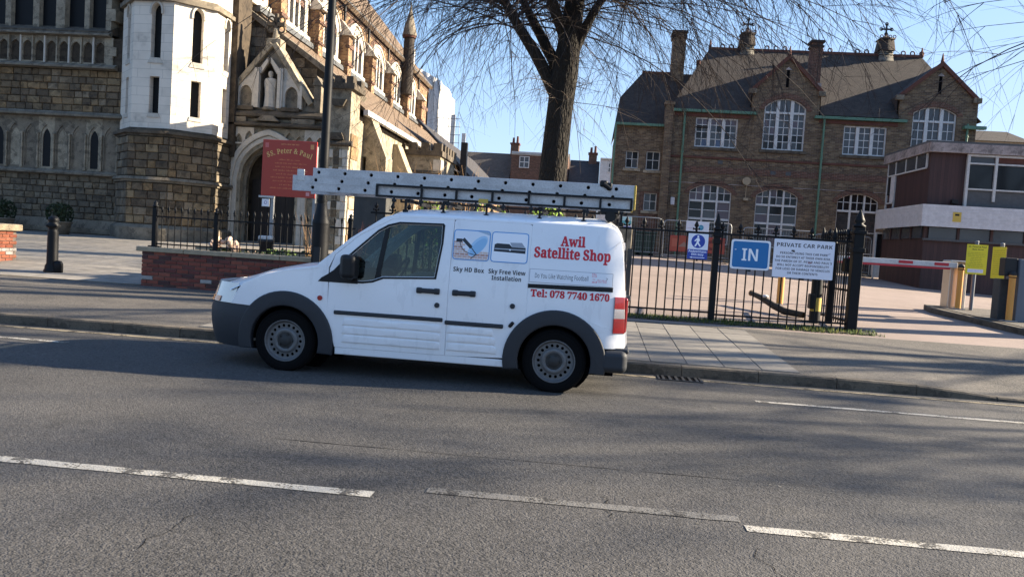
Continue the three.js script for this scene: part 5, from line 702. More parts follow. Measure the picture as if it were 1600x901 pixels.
  const disc = (x, y, r, mt, nm) => { const g = new THREE.CylinderGeometry(r, r * 1.05, .014, 20); g.rotateX(Math.PI / 2); g.translate(x, y, side(x, y) + .004); return both(nm, prep(g), mt); };
  disc(-1.52, .80, .026, m.plastic, 'lock_cover'); disc(-.75, .845, .026, m.plastic, 'lock_cover'); disc(-2.745, .79, .026, m.lampRed, 'side_repeater');
  { const g = rbx(-.785, -.715, .642, .678, 0, .03, .014, 2); g.translate(.75, -.66, -7.96); g.rotateZ(.9); g.translate(-.75, .66, 0); both('fuel_vent', g, m.black); }
  both('sliding_rail', panel([[-.604, 1.045], [.24, 1.055], [.24, 1.095], [-.604, 1.08]], [], .01, .006, .003), m.black);
  // tail lamps
  const lampPoly = (y0, y1) => panel([[.272 + (1 - y0) * .0, y0], [.383 - (y0 - .64) * .06, y0], [.383 - (y1 - .64) * .06, y1], [.272, y1]], [], .03, .02, .006);
  const tl = both('tail_lamp', lampPoly(.645, .788), m.lampRed); both('tail_lamp', lampPoly(.888, 1.0), m.lampRed); both('reversing_lamp', lampPoly(.791, .885), m.lampClear);
  both('lamp_housing', merge([rbx(.345, .405, .645, 1.0, -8.2, -8.06, .02, 2)]), m.lampRed);
  // cabin
  const seat = z => [rbx(-2.0, -1.55, .55, .7, z - .24, z + .24, .05, 2), (() => { const g = rbx(-.07, .07, 0, .62, -.24, .24, .05, 2); g.rotateZ(-.2); g.translate(-1.62, .68, z); return g; })(), rbx(-1.62, -1.48, 1.3, 1.47, z - .13, z + .13, .05, 2)];
  mesh('seat', seat(zc + .4), m.interior, van); mesh('seat', seat(zc - .4), m.interior, van);
  mesh('dashboard', [rbx(-2.75, -2.35, .7, 1.08, zc - .76, zc + .76, .08, 3)], m.interior, van); const st = new THREE.TorusGeometry(.18, .016, 8, 28); st.rotateY(Math.PI / 2); st.rotateZ(-.5); st.translate(-2.22, 1.06, zc - .4); mesh('steering_wheel', st, m.black, van);
  mesh('bulkhead', bx(-1.44, -1.41, .3, 1.66, zc - .74, zc + .74), m.interior, van);
  mesh('headlining', bx(-1.95, -1.44, 1.66, 1.68, zc - .7, zc + .7), m.interior, van);
  // lettering and pictures printed on the side
  const decal = (name, label, x0, x1, y0, y1, t, alpha) => { const g = new THREE.PlaneGeometry(x1 - x0, y1 - y0, 12, 6), p = g.attributes.position; for (let i = 0; i < p.count; i++) { const x = (x0 + x1) / 2 + p.getX(i), y = (y0 + y1) / 2 + p.getY(i); p.setXYZ(i, x, y, side(x, y) + .003); } g.computeVertexNormals(); return mesh(name, g, new THREE.MeshStandardMaterial({ map: t, transparent: !!alpha, alphaTest: alpha ? .0 : 0, roughness: .5 }), van, { uv: true, label }); };
  const RED = '#c8132b';
  const SF = 'bold #px serif', SS = 'bold #px sans-serif';
  decal('shop_lettering', 'red shop name lettering', -.60, .24, 1.30, 1.60, sign(840, 300, (x, w, h) => { x.clearRect(0, 0, w, h); x.fillStyle = RED; x.strokeStyle = RED; x.lineWidth = 7; const ln = (s, cx, y, W, px) => { x.save(); x.font = `bold ${px}px serif`; const k = W / x.measureText(s).width; x.translate(cx, y); x.scale(k, 1); x.textAlign = 'center'; x.fillText(s, 0, 0); x.strokeText(s, 0, 0); x.restore(); }; ln('Awil', 415, 118, 245, 132); ln('Satellite Shop', 415, 246, 770, 140); }), true);
  decal('phone_lettering', 'red telephone lettering', -.60, .24, .945, 1.05, sign(840, 105, (x, w, h) => { x.clearRect(0, 0, w, h); x.fillStyle = RED; x.strokeStyle = RED; x.lineWidth = 5; x.save(); x.font = 'bold 96px serif'; const k = 790 / x.measureText('Tel: 078 7740 1670').width; x.translate(420, 90); x.scale(k, 1); x.textAlign = 'center'; x.fillText('Tel: 078 7740 1670', 0, 0); x.strokeText('Tel: 078 7740 1670', 0, 0); x.restore(); }), true);
  decal('slogan_strip', 'white strip with a question in dark letters', -.60, .235, 1.10, 1.235, sign(840, 136, (x, w, h) => { x.fillStyle = '#e8eaee'; x.fillRect(0, 0, w, h); x.strokeStyle = '#6b7078'; x.lineWidth = 3; x.strokeRect(2, 2, w - 4, h - 4); x.fillStyle = '#30343c'; x.save(); x.font = '64px sans-serif'; const s = 'Do You Like Watching Football', k = 545 / x.measureText(s).width; x.translate(325, 88); x.scale(k, 1); x.textAlign = 'center'; x.fillText(s, 0, 0); x.restore(); x.fillText; x.font = '46px sans-serif'; x.fillText('?', 768, 80); for (const [a, b, c, d] of [[640, 38, 36, 18], [640, 66, 24, 14], [642, 96, 40, 20], [720, 72, 90, 13], [720, 90, 84, 13], [640, 16, 40, 14]]) scribble(x, a + 10, b + 6, c, d, '#d85a6a'); }));
  const pic = (name, label, x0, x1, draw) => decal(name, label, x0, x1, 1.275, 1.585, sign(380, 310, (x, w, h) => { x.clearRect(0, 0, w, h); rr2(x, 5, 5, w - 10, h - 10, 34); x.save(); x.clip(); draw(x, w, h); x.restore(); x.lineWidth = 9; x.strokeStyle = '#4a93cf'; rr2(x, 6, 6, w - 12, h - 12, 34); x.stroke(); }), true);
  pic('dish_picture', 'picture of a satellite dish on a brick wall with blue border', -1.40, -1.02, (x, w, h) => { x.fillStyle = '#dfe5ee'; x.fillRect(0, 0, w, h); x.fillStyle = '#9fb4c8'; x.beginPath(); x.moveTo(200, 0); x.lineTo(380, 0); x.lineTo(380, 50); x.closePath(); x.fill(); for (let r = 0; r < 8; r++) for (let c = -1; c < 8; c++) { if (r < 4 && c > 1) continue; x.fillStyle = ['#c9a79a', '#b98d7d', '#d5bcae'][(r * 5 + c * 3 + 9) % 3]; x.fillRect(c * 52 + (r % 2) * 26, 120 + r * 24, 48, 20); } x.fillStyle = '#a8cdea'; x.beginPath(); x.ellipse(255, 160, 130, 62, -.85, 0, 7); x.fill(); x.fillStyle = '#8fbcdf'; x.beginPath(); x.ellipse(262, 168, 112, 48, -.85, 0, 7); x.fill(); x.strokeStyle = '#222831'; x.lineWidth = 34; x.beginPath(); x.moveTo(100, 95); x.lineTo(190, 180); x.stroke(); x.lineWidth = 9; x.beginPath(); x.moveTo(190, 180); x.lineTo(245, 245); x.lineTo(190, 290); x.stroke(); x.fillStyle = '#222831'; x.fillRect(30, 95, 62, 34); x.lineWidth = 7; x.strokeStyle = '#39414c'; x.beginPath(); x.moveTo(70, 120); x.quadraticCurveTo(80, 240, 240, 250); x.stroke(); });
  pic('receiver_picture', 'picture of a black set top box with blue border', -1.01, -.63, (x, w, h) => { x.fillStyle = '#eef0f5'; x.fillRect(0, 0, w, h); x.fillStyle = '#9aa0aa'; x.beginPath(); x.moveTo(190, 105); x.lineTo(310, 100); x.lineTo(345, 145); x.lineTo(215, 150); x.fill(); x.fillStyle = '#20242b'; x.beginPath(); x.moveTo(35, 130); x.lineTo(60, 118); x.lineTo(185, 120); x.lineTo(215, 150); x.lineTo(352, 148); x.lineTo(352, 208); x.lineTo(30, 200); x.closePath(); x.fill(); x.fillStyle = '#aeb4be'; x.fillRect(36, 168, 310, 10); x.fillStyle = '#e6e8ee'; x.beginPath(); x.arc(195, 178, 9, 0, 7); x.fill(); });
  decal('service_lettering', 'dark lettering under the left picture', -1.40, -1.04, 1.12, 1.23, sign(360, 110, (x, w, h) => { x.clearRect(0, 0, w, h); x.fillStyle = '#23262d'; x.save(); x.font = 'bold 62px sans-serif'; const s = 'Sky HD Box', k = 318 / x.measureText(s).width; x.translate(180, 72); x.scale(k, 1); x.textAlign = 'center'; x.fillText(s, 0, 0); x.restore(); }), true);
  decal('service_lettering', 'dark lettering under the right picture', -1.03, -.625, 1.065, 1.23, sign(405, 165, (x, w, h) => { x.clearRect(0, 0, w, h); x.fillStyle = '#23262d'; for (const [s, y, W] of [['Sky Free View', 70, 378], ['Installation', 134, 305]]) { x.save(); x.font = 'bold 62px sans-serif'; const k = W / x.measureText(s).width; x.translate(200, y); x.scale(k, 1); x.textAlign = 'center'; x.fillText(s, 0, 0); x.restore(); } }), true);
  // roof rack
  const rk = mesh('roof_rack', [...[1.885, 2.0].map(y => bx(-2.30, .385, y - .011, y + .011, -8.262, -8.24)), ...[1.885, 1.96].map(y => bx(-2.30, .385, y - .011, y + .011, -9.36, -9.338))], m.black, van);
  for (const x of [-2.29, -1.81, -1.44, -1.06, -.68, -.31, .06, .375]) mesh('rack_upright', [bx(x - .012, x + .012, 1.896, 1.99, -8.26, -8.242), bx(x - .012, x + .012, 1.896, 1.95, -9.358, -9.34)], m.black, rk);
  for (const x of [-1.95, -1.55, -1.1, -.55, -.1, .28]) mesh('crossbar', [bx(x - .02, x + .02, 1.835, 1.87, -9.36, -8.24), ...[-8.16, -9.44].flatMap(z => [bx(x - .011, x + .011, 1.72, 1.86, z - .01, z + .01), rbx(x - .028, x + .028, 1.71, 1.755, z - .02, z + .02, .01, 1)])], m.black, rk);
  for (let i = 0; i < 9; i++) { const x = -2.1 + i * .29; mesh('rack_clip', [bx(x - .008, x + .008, 1.80, 1.885, -8.258, -8.244), rbx(x - .022, x + .022, 1.83, 1.86, -8.28, -8.23, .006, 1)], m.ironRough, rk); }
  mesh('rack_roller', [(() => { const g = new THREE.CylinderGeometry(.055, .055, .12, 14); g.rotateX(Math.PI / 2); g.translate(.17, 1.81, -8.24); return prep(g); })(), rbx(.06, .26, 1.83, 1.88, -8.3, -8.2, .02, 1)], m.black, rk);
  mesh('warning_label', rbx(-1.20, -1.10, 1.872, 1.916, -8.238, -8.232, .002, 1), m.yellowPaint, rk);
}
{
  const L = thing('ladder', 'three section aluminium ladder lying on the roof rack of the van', 'ladder', [-1.4, 1.87, -8.55]);
  const x1 = .40, secs = [[1.895, 1.972, -3.22, -3.0], [1.974, 2.052, -3.22, -2.97], [2.054, 2.14, -3.0, -2.94]];
  secs.forEach(([y0, y1, x0, h0], k) => {
    const s = poly([[x0, y0], [x1, y0], [x1, y1], [x0, y1]]), yc = (y0 + y1) / 2; const hx = []; for (let i = 0; i < 12; i++) { const x = h0 + .2865 * i; if (x > x1 - .08) break; hx.push(x); const p = new THREE.Path(); p.absarc(x, yc, .021, 0, Math.PI * 2, true); s.holes.push(p); }
    const st = mesh('stile', ext(s, -8.305, -8.28, { b: .003, c: 8 }), m.alu, L); mesh('stile_rib', [bx(x0 + .01, x1 - .01, yc + .028, yc + .033, -8.28, -8.275), bx(x0 + .01, x1 - .01, yc - .033, yc - .028, -8.28, -8.275)], m.alu, st);
    mesh('stile', ext(s.clone(), -8.87, -8.845, { b: .003, c: 6 }), m.alu, L);
    hx.forEach(x => { const g = new THREE.CylinderGeometry(.0215, .0215, .53, 10); g.rotateX(Math.PI / 2); g.translate(x, yc, -8.575); mesh('rung', prep(g), m.aluDull, L); const p = new THREE.CylinderGeometry(.0205, .0205, .004, 10); p.rotateX(Math.PI / 2); p.translate(x, yc, -8.302); mesh('rung_end', prep(p), m.dark, L); });
    mesh('end_cap', [rbx(x1 - .005, x1 + .018, y0 - .003, y1 + .003, -8.31, -8.272, .006, 2), rbx(x1 - .005, x1 + .018, y0, y1, -8.88, -8.84, .006, 2)], m.yellowPaint, L);
  });
  mesh('bracket', [rbx(-3.17, -3.09, 2.0, 2.06, -8.279, -8.27, .004, 1), rbx(-3.175, -3.1, 2.055, 2.12, -8.3, -8.272, .004, 1)], m.paint, L);
  mesh('strap', [bar(V(-.02 + .1, 2.14, -8.27), V(.16, 2.09, -8.262), .03, .02, 6), rbx(.04, .12, 2.11, 2.18, -8.36, -8.26, .02, 2), rbx(.11, .17, 2.08, 2.16, -8.34, -8.255, .02, 2)], m.black, L);
}

// ---------- walls, railings, lamp post and signs on the church side ----------
const leafCloud = (x, y, z, rx, ry, rz, n, s) => { const a = []; for (let i = 0; i < n; i++) { const g = new THREE.CircleGeometry(s * rr(.6, 1.3), 5); g.scale(.6, 1, 1); g.rotateX(rr(-1.5, 1.5)); g.rotateY(rr(0, 6.3)); const v = V(rr(-1, 1), rr(-1, 1), rr(-1, 1)); if (v.length() > 1) v.normalize(); g.translate(x + v.x * rx, y + v.y * ry, z + v.z * rz); a.push(g); } return a; };
function brickFace(parent, mats, x0, x1, y0, rowsN, z, white) {
  const bw = .215, geos = [0, 1, 2, 3].map(() => block(.213, .064, .03, .004, .003)), half = [0, 1].map(() => block(.102, .064, .03, .004, .003));
  for (let r = 0; r < rowsN; r++) { const y = y0 + r * .0752 + .036; let x = x0; if (r % 2) { put('brick', pick(half), pick(mats), parent, x + .051, y, z); x += .1125; } while (x + .2 < x1) { put('brick', pick(geos), white && white(x, r) ? m.brickWhite : pick(mats), parent, x + .1065, y, z + rr(-.003, .003)); x += .225; } if (x1 - x > .09) put('brick', pick(half), pick(mats), parent, x + .051, y, z); }
}
{
  const W = thing('brick_wall', 'low red brick wall with pale coping carrying the churchyard railings', 'wall', [-6.1, .3, -13.9]);
  mesh('wall_core', bx(-8.09, -3.8, .1, .91, -14.05, -13.735), m.brickMortar, W);
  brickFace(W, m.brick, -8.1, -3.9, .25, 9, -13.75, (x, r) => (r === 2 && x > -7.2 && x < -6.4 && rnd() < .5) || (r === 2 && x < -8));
  for (let r = 0; r < 9; r++) put('brick', block(.1, .064, .03, .004, .003), pick(m.brick), W, -8.075, .25 + r * .0752 + .036, -13.84 - .1 * (r % 2), 0, -Math.PI / 2);
  for (let i = 0; i < 5; i++) mesh('coping_stone', rbx(-8.2 + i * .9, -7.308 + i * .9, .91, .995, -14.1, -13.69, .012, 2), m.coping, W);
  const P = thing('planting_bed', 'raised soil bed with pale edging behind the railings on the brick wall', 'flower bed', [-6, .3, -15]);
  mesh('soil', sheet(30, 8, (u, v) => [-8.0 + u * 4.0, .88 + .05 * Math.sin(u * 17) * Math.sin(v * 7), -14.06 - v * 1.6]), m.soil, P);
  mesh('edging', [rbx(-8.1, -3.9, .3, 1.03, -15.95, -15.65, .02, 2)], m.coping, P);
  const pl = (label, cat, x, y, z, f) => { const t = thing(cat.replace(' ', '_') + '_plant', label, 'plant', [x, y, z]); f(t, x, y, z); return t; };
  pl('bush with dried pinkish flower heads behind the railings left of the planter', 'hydrangea', -6.85, .9, -14.4, (t, x, y, z) => { const f = []; for (let i = 0; i < 16; i++) { const g = new THREE.IcosahedronGeometry(rr(.045, .07), 1), p = g.attributes.position; for (let k = 0; k < p.count; k++) { const q = .85 + .3 * hash(Math.round(p.getX(k) * 900), Math.round(p.getY(k) * 900 + p.getZ(k) * 700), 3); p.setXYZ(k, p.getX(k) * q, p.getY(k) * q, p.getZ(k) * q); } g.computeVertexNormals(); g.translate(x + rr(-.25, .25), y + .12 + rr(0, .2), z + rr(-.18, .18)); f.push(g); } mesh('flower_heads', f, m.flower, t, { stuff: true }); mesh('leaves', leafCloud(x, y + .05, z, .34, .1, .25, 140, .035), m.leaf, t, { stuff: true }); mesh('stem', [0, 1, 2, 3, 4].map(i => bar(V(x + rr(-.1, .1), y - .06, z), V(x + rr(-.25, .25), y + .2, z + rr(-.1, .1)), .006, .004, 5)), m.reed, t); });
  pl('low green plant with few pale heads in the bed below the red sign', 'bedding', -6.35, .9, -14.5, (t, x, y, z) => { mesh('leaves', leafCloud(x, y + .03, z, .3, .1, .2, 120, .03), m.leafDark, t, { stuff: true }); mesh('flower_heads', leafCloud(x, y + .08, z, .28, .08, .2, 50, .022), m.flower, t, { stuff: true }); });
  pl('low leafy green plants in the bed between sign posts', 'leafy', -5.85, .9, -14.6, (t, x, y, z) => mesh('leaves', leafCloud(x, y + .06, z, .34, .14, .24, 170, .035), m.leaf, t, { stuff: true }));
  for (const [x, h, mt, lb] of [[-5.15, .95, m.reed, 'tuft of tall dry reeds left of the lamp post'], [-4.35, .8, m.reedRed, 'tuft of dark reddish reeds right of the lamp post']]) pl(lb, 'reed', x, .88, -14.45, (t, X, y, z) => { const a = []; for (let i = 0; i < 26; i++) a.push(tube(curve(V(X + rr(-.12, .12), y, z + rr(-.1, .1)), V(rr(-.3, .3), 1, rr(-.25, .25)), h * rr(.5, 1.1), 5, .08, .03), q => .007 * (1 - .8 * q), 3)); mesh('reed_stems', a, mt, t, { stuff: true }); mesh('leaves', leafCloud(X, y + .12, z, .25, .14, .2, 60, .04), m.leafDark, t, { stuff: true }); });
  pl('round planter of pale cut stems behind the railings near the church door', 'potted', -6.4, .9, -15.2, (t, x, y, z) => { mesh('pot', lathe([[0, 0], [.1, 0], [.14, .24], [.16, .24], [.16, .3], [.12, .3], [.12, .24], [0, .24]], x, y + .05, z, 16), m.ironRough, t); mesh('basket', rbx(x - .14, x + .14, y + .31, y + .42, z - .08, z + .08, .03, 2), m.paintOld, t); });
  // railings on the wall
  const Rl = thing('wall_railing', 'black iron spear railings standing on the low red brick wall', 'railing', [-6.1, 1, -13.9]);
  const spear = (s = 1) => lathe([[0, .0], [.014 * s, .0], [.02 * s, .012], [.012 * s, .022], [.024 * s, .05], [.004, .115 * s], [0, .12 * s]], 0, 0, 0, 7);
  const sg = boxUV(merge(spear())), bar13 = boxUV(merge(cyl(0, 0, .66, 0, .0085, .0085, 7)));
  mesh('rail', bx(-8.0, -4.2, 1.545, 1.57, -13.905, -13.885), m.iron, Rl); mesh('rail', bx(-8.0, -4.2, 1.045, 1.07, -13.905, -13.885), m.iron, Rl);
  for (let x = -7.84; x < -4.3; x += .125) { if (Math.abs(x + 6.8) < .05) continue; const b = put('bar', bar13, m.iron, Rl, x, .99, -13.895); put('spear_head', sg, m.iron, b, x, 1.64, -13.895); }
  const post = (x, y1, r) => mesh('post', [rbx(x - r, x + r, .99, y1, -13.895 - r, -13.895 + r, .006, 1), rbx(x - r * 2.2, x + r * 2.2, .99, 1.02, -13.97, -13.82, .008, 1), lathe([[0, 0], [r * 1.3, 0], [r * 1.5, .03], [r * .7, .05], [r * 1.1, .08], [0, .13]], x, y1, -13.895, 10)], m.iron, Rl);
  post(-7.97, 1.72, .04); post(-6.8, 1.66, .035); post(-4.3, 1.7, .035);
  // red church sign
  const S = thing('church_sign', 'red church notice board with gold lettering on two grey posts', 'sign', [-6.1, .4, -15.5]);
  const bd = mesh('board', [rbx(-6.68, -5.56, 2.12, 3.24, -15.52, -15.49, .006, 1)], M(.42, .028, .022, { roughness: .45 }), S);
  const pt = sign(512, 512, (x, w, h) => { x.fillStyle = '#a23220'; x.fillRect(0, 0, w, h); x.fillStyle = '#d8b063'; scribble(x, 256, 38, 170, 14, '#d8a45c'); x.fillStyle = '#d8b063'; const s = 'SS. Peter & Paul'; x.font = 'bold 66px serif'; x.textAlign = 'center'; const n = s.length, tot = x.measureText(s).width; let acc = 0; for (let i = 0; i < n; i++) { const cw = x.measureText(s[i]).width, t = (acc + cw / 2) / tot - .5; acc += cw; x.save(); x.translate(256 + t * 420, 132 + 75 * t * t * 2.6 - 18); x.rotate(t * .75); x.scale(420 / tot, 1); x.fillText(s[i], 0, 0); x.restore(); } for (let i = 0; i < 9; i++) scribble(x, 256 + (i % 2) * 14, 182 + i * 33, [200, 300, 260, 330, 240, 380, 300, 200, 350][i], 15, '#cf7a45'); x.fillStyle = '#c0605a'; x.fillRect(20, 24, 34, 44); x.fillStyle = '#c98a52'; x.fillRect(455, 24, 34, 44); x.fillStyle = '#c98a8a'; x.fillRect(430, 465, 34, 34); });
  { const g = new THREE.PlaneGeometry(1.1, 1.1); g.translate(-6.12, 2.68, -15.487); mesh('board_print', g, printed(pt, { roughness: .4 }), bd, { uv: true }); }
  mesh('post', rbx(-6.49, -6.42, .4, 3.15, -15.6, -15.53, .01, 1), m.galv, S); mesh('post', rbx(-5.62, -5.56, .4, 3.15, -15.6, -15.53, .01, 1), m.galv, S);
  mesh('base_trim', bx(-6.72, -6.4, 2.08, 2.12, -15.52, -15.485), m.paintOld, S);
  const nt = thing('small_notice', 'small white notice with red mark on the sign post below the red board', 'notice', [-6.58, 1.9, -15.5]); mesh('notice_plate', rbx(-6.66, -6.5, 1.9, 2.06, -15.53, -15.51, .004, 1), m.paint, nt); { const g = new THREE.PlaneGeometry(.14, .14); g.translate(-6.58, 1.98, -15.508); mesh('notice_print', g, printed(sign(64, 64, x => { x.fillStyle = '#e6e6ea'; x.fillRect(0, 0, 64, 64); x.strokeStyle = '#7a5a8a'; x.lineWidth = 4; x.beginPath(); x.arc(32, 30, 13, 0, 7); x.stroke(); })), nt, { uv: true }); }
  // grey gate pier
  const gp = thing('grey_pier', 'plain dark grey rendered pier between the brick wall and the fence', 'pier', [-4.43, .35, -15.6]);
  mesh('shaft', rbx(-4.76, -4.1, .2, 2.24, -16.0, -15.5, .015, 2), m.grey, gp); mesh('cap', rbx(-4.82, -4.04, 2.24, 2.34, -16.06, -15.44, .02, 2), m.concrete, gp);
  // lamp post
  const lp = thing('lamp_post', 'tall black street lamp post with wide base in front of the brick wall', 'lamp post', [-4.67, .27, -13.4]);
  mesh('base', lathe([[0, .2], [.155, .2], [.155, .32], [.145, .36], [.145, 1.58], [.15, 1.6], [.15, 1.63], [.11, 1.78], [.085, 1.95], [0, 1.95]], -4.67, 0, -13.4, 28), m.iron, lp);
  mesh('access_door', rbx(-4.73, -4.61, .55, 1.2, -13.268, -13.25, .008, 1), m.ironRough, lp);
  mesh('column', [lathe([[0, 1.9], [.078, 1.9], [.06, 8.6], [0, 8.6]], -4.67, 0, -13.4, 20), ...[1.98, 2.35].map(y => cyl(-4.67, y, y + .05, -13.4, .088, .088, 20))], m.iron, lp);
  mesh('arm', tube(curve(V(-4.67, 8.5, -13.4), V(0, 1, .25), 2, 10, -.0, 0).map((p, i) => V(-4.67, 8.5 + .9 * Math.sin(i / 10 * 1.57), -13.4 + 1.4 * (1 - Math.cos(i / 10 * 1.57)))), () => .035, 8), m.iron, lp);
  const lh = mesh('lantern', rbx(-4.82, -4.52, 9.32, 9.45, -12.0, -11.3, .05, 3), m.iron, lp); mesh('lens', rbx(-4.77, -4.57, 9.29, 9.325, -11.95, -11.4, .01, 1), m.lens, lh);
  // bollard
  const bo = thing('bollard', 'black cast iron bollard standing on the forecourt edge', 'bollard', [-10.6, .33, -14.8]);
  mesh('shaft', lathe([[0, .3], [.155, .3], [.155, .36], [.135, .4], [.13, .46], [.105, .5], [.098, 1.12], [.085, 1.16], [.085, 1.2], [.112, 1.22], [.118, 1.27], [.09, 1.3], [.09, 1.33], [.105, 1.36], [.09, 1.41], [.04, 1.44], [0, 1.445]], -10.6, 0, -14.8, 24), m.iron, bo);
  mesh('lug', lathe([[0, .3], [.09, .3], [.09, .5], [.06, .56], [0, .57]], -10.46, 0, -14.78, 12), m.iron, bo); mesh('ring', [0, 1, 2, 3].map(i => { const g = new THREE.SphereGeometry(.03, 8, 6); const a = i * 1.57 + .6; g.translate(-10.6 + .11 * Math.cos(a), 1.245, -14.8 + .11 * Math.sin(a)); return g; }), m.iron, bo);
  // left brick pier wall
  const pw = thing('brick_pier', 'sunlit red brick wall end with stone coping at the left edge', 'wall', [-12.9, .4, -15.4]);
  mesh('wall_core', bx(-13.4, -12.765, .1, 1.06, -16.6, -14.0), m.brickMortar, pw);
  const g4 = [0, 1, 2, 3].map(() => block(.213, .064, .03, .004, .003));
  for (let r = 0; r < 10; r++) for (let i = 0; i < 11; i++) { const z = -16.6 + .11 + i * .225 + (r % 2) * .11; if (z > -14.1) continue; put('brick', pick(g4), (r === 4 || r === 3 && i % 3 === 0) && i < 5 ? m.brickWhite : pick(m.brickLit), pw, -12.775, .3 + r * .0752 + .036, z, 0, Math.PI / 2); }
  for (let i = 0; i < 3; i++) mesh('coping_stone', rbx(-13.5, -12.66, 1.05, 1.2, -16.68 + i * .9, -15.79 + i * .9, .03, 2), m.coping, pw);
  // planters against the church wall
  for (const [x, z, lb] of [[-20.7, -26.2, 'clipped dark round bush in a planter by the church wall at the left edge'], [-18.4, -26.0, 'dark shaggy bush in a planter by the church wall behind the bollard']]) { const t = thing('planter', lb, 'planter', [x, .8, z]); mesh('tub', lathe([[0, 0], [.3, 0], [.38, .4], [.42, .4], [.42, .45], [.34, .45], [.34, .38], [0, .38]], x, .8, z, 18), m.dressDark, t); mesh('leaves', leafCloud(x, 1.5, z, .42, .4, .42, 900, .05), m.leafDark, t, { stuff: true }); mesh('stem', bar(V(x, 1.1, z), V(x, 1.5, z), .03, .02, 6), m.darkWood, t); }
  // joint lines of the forecourt band
}
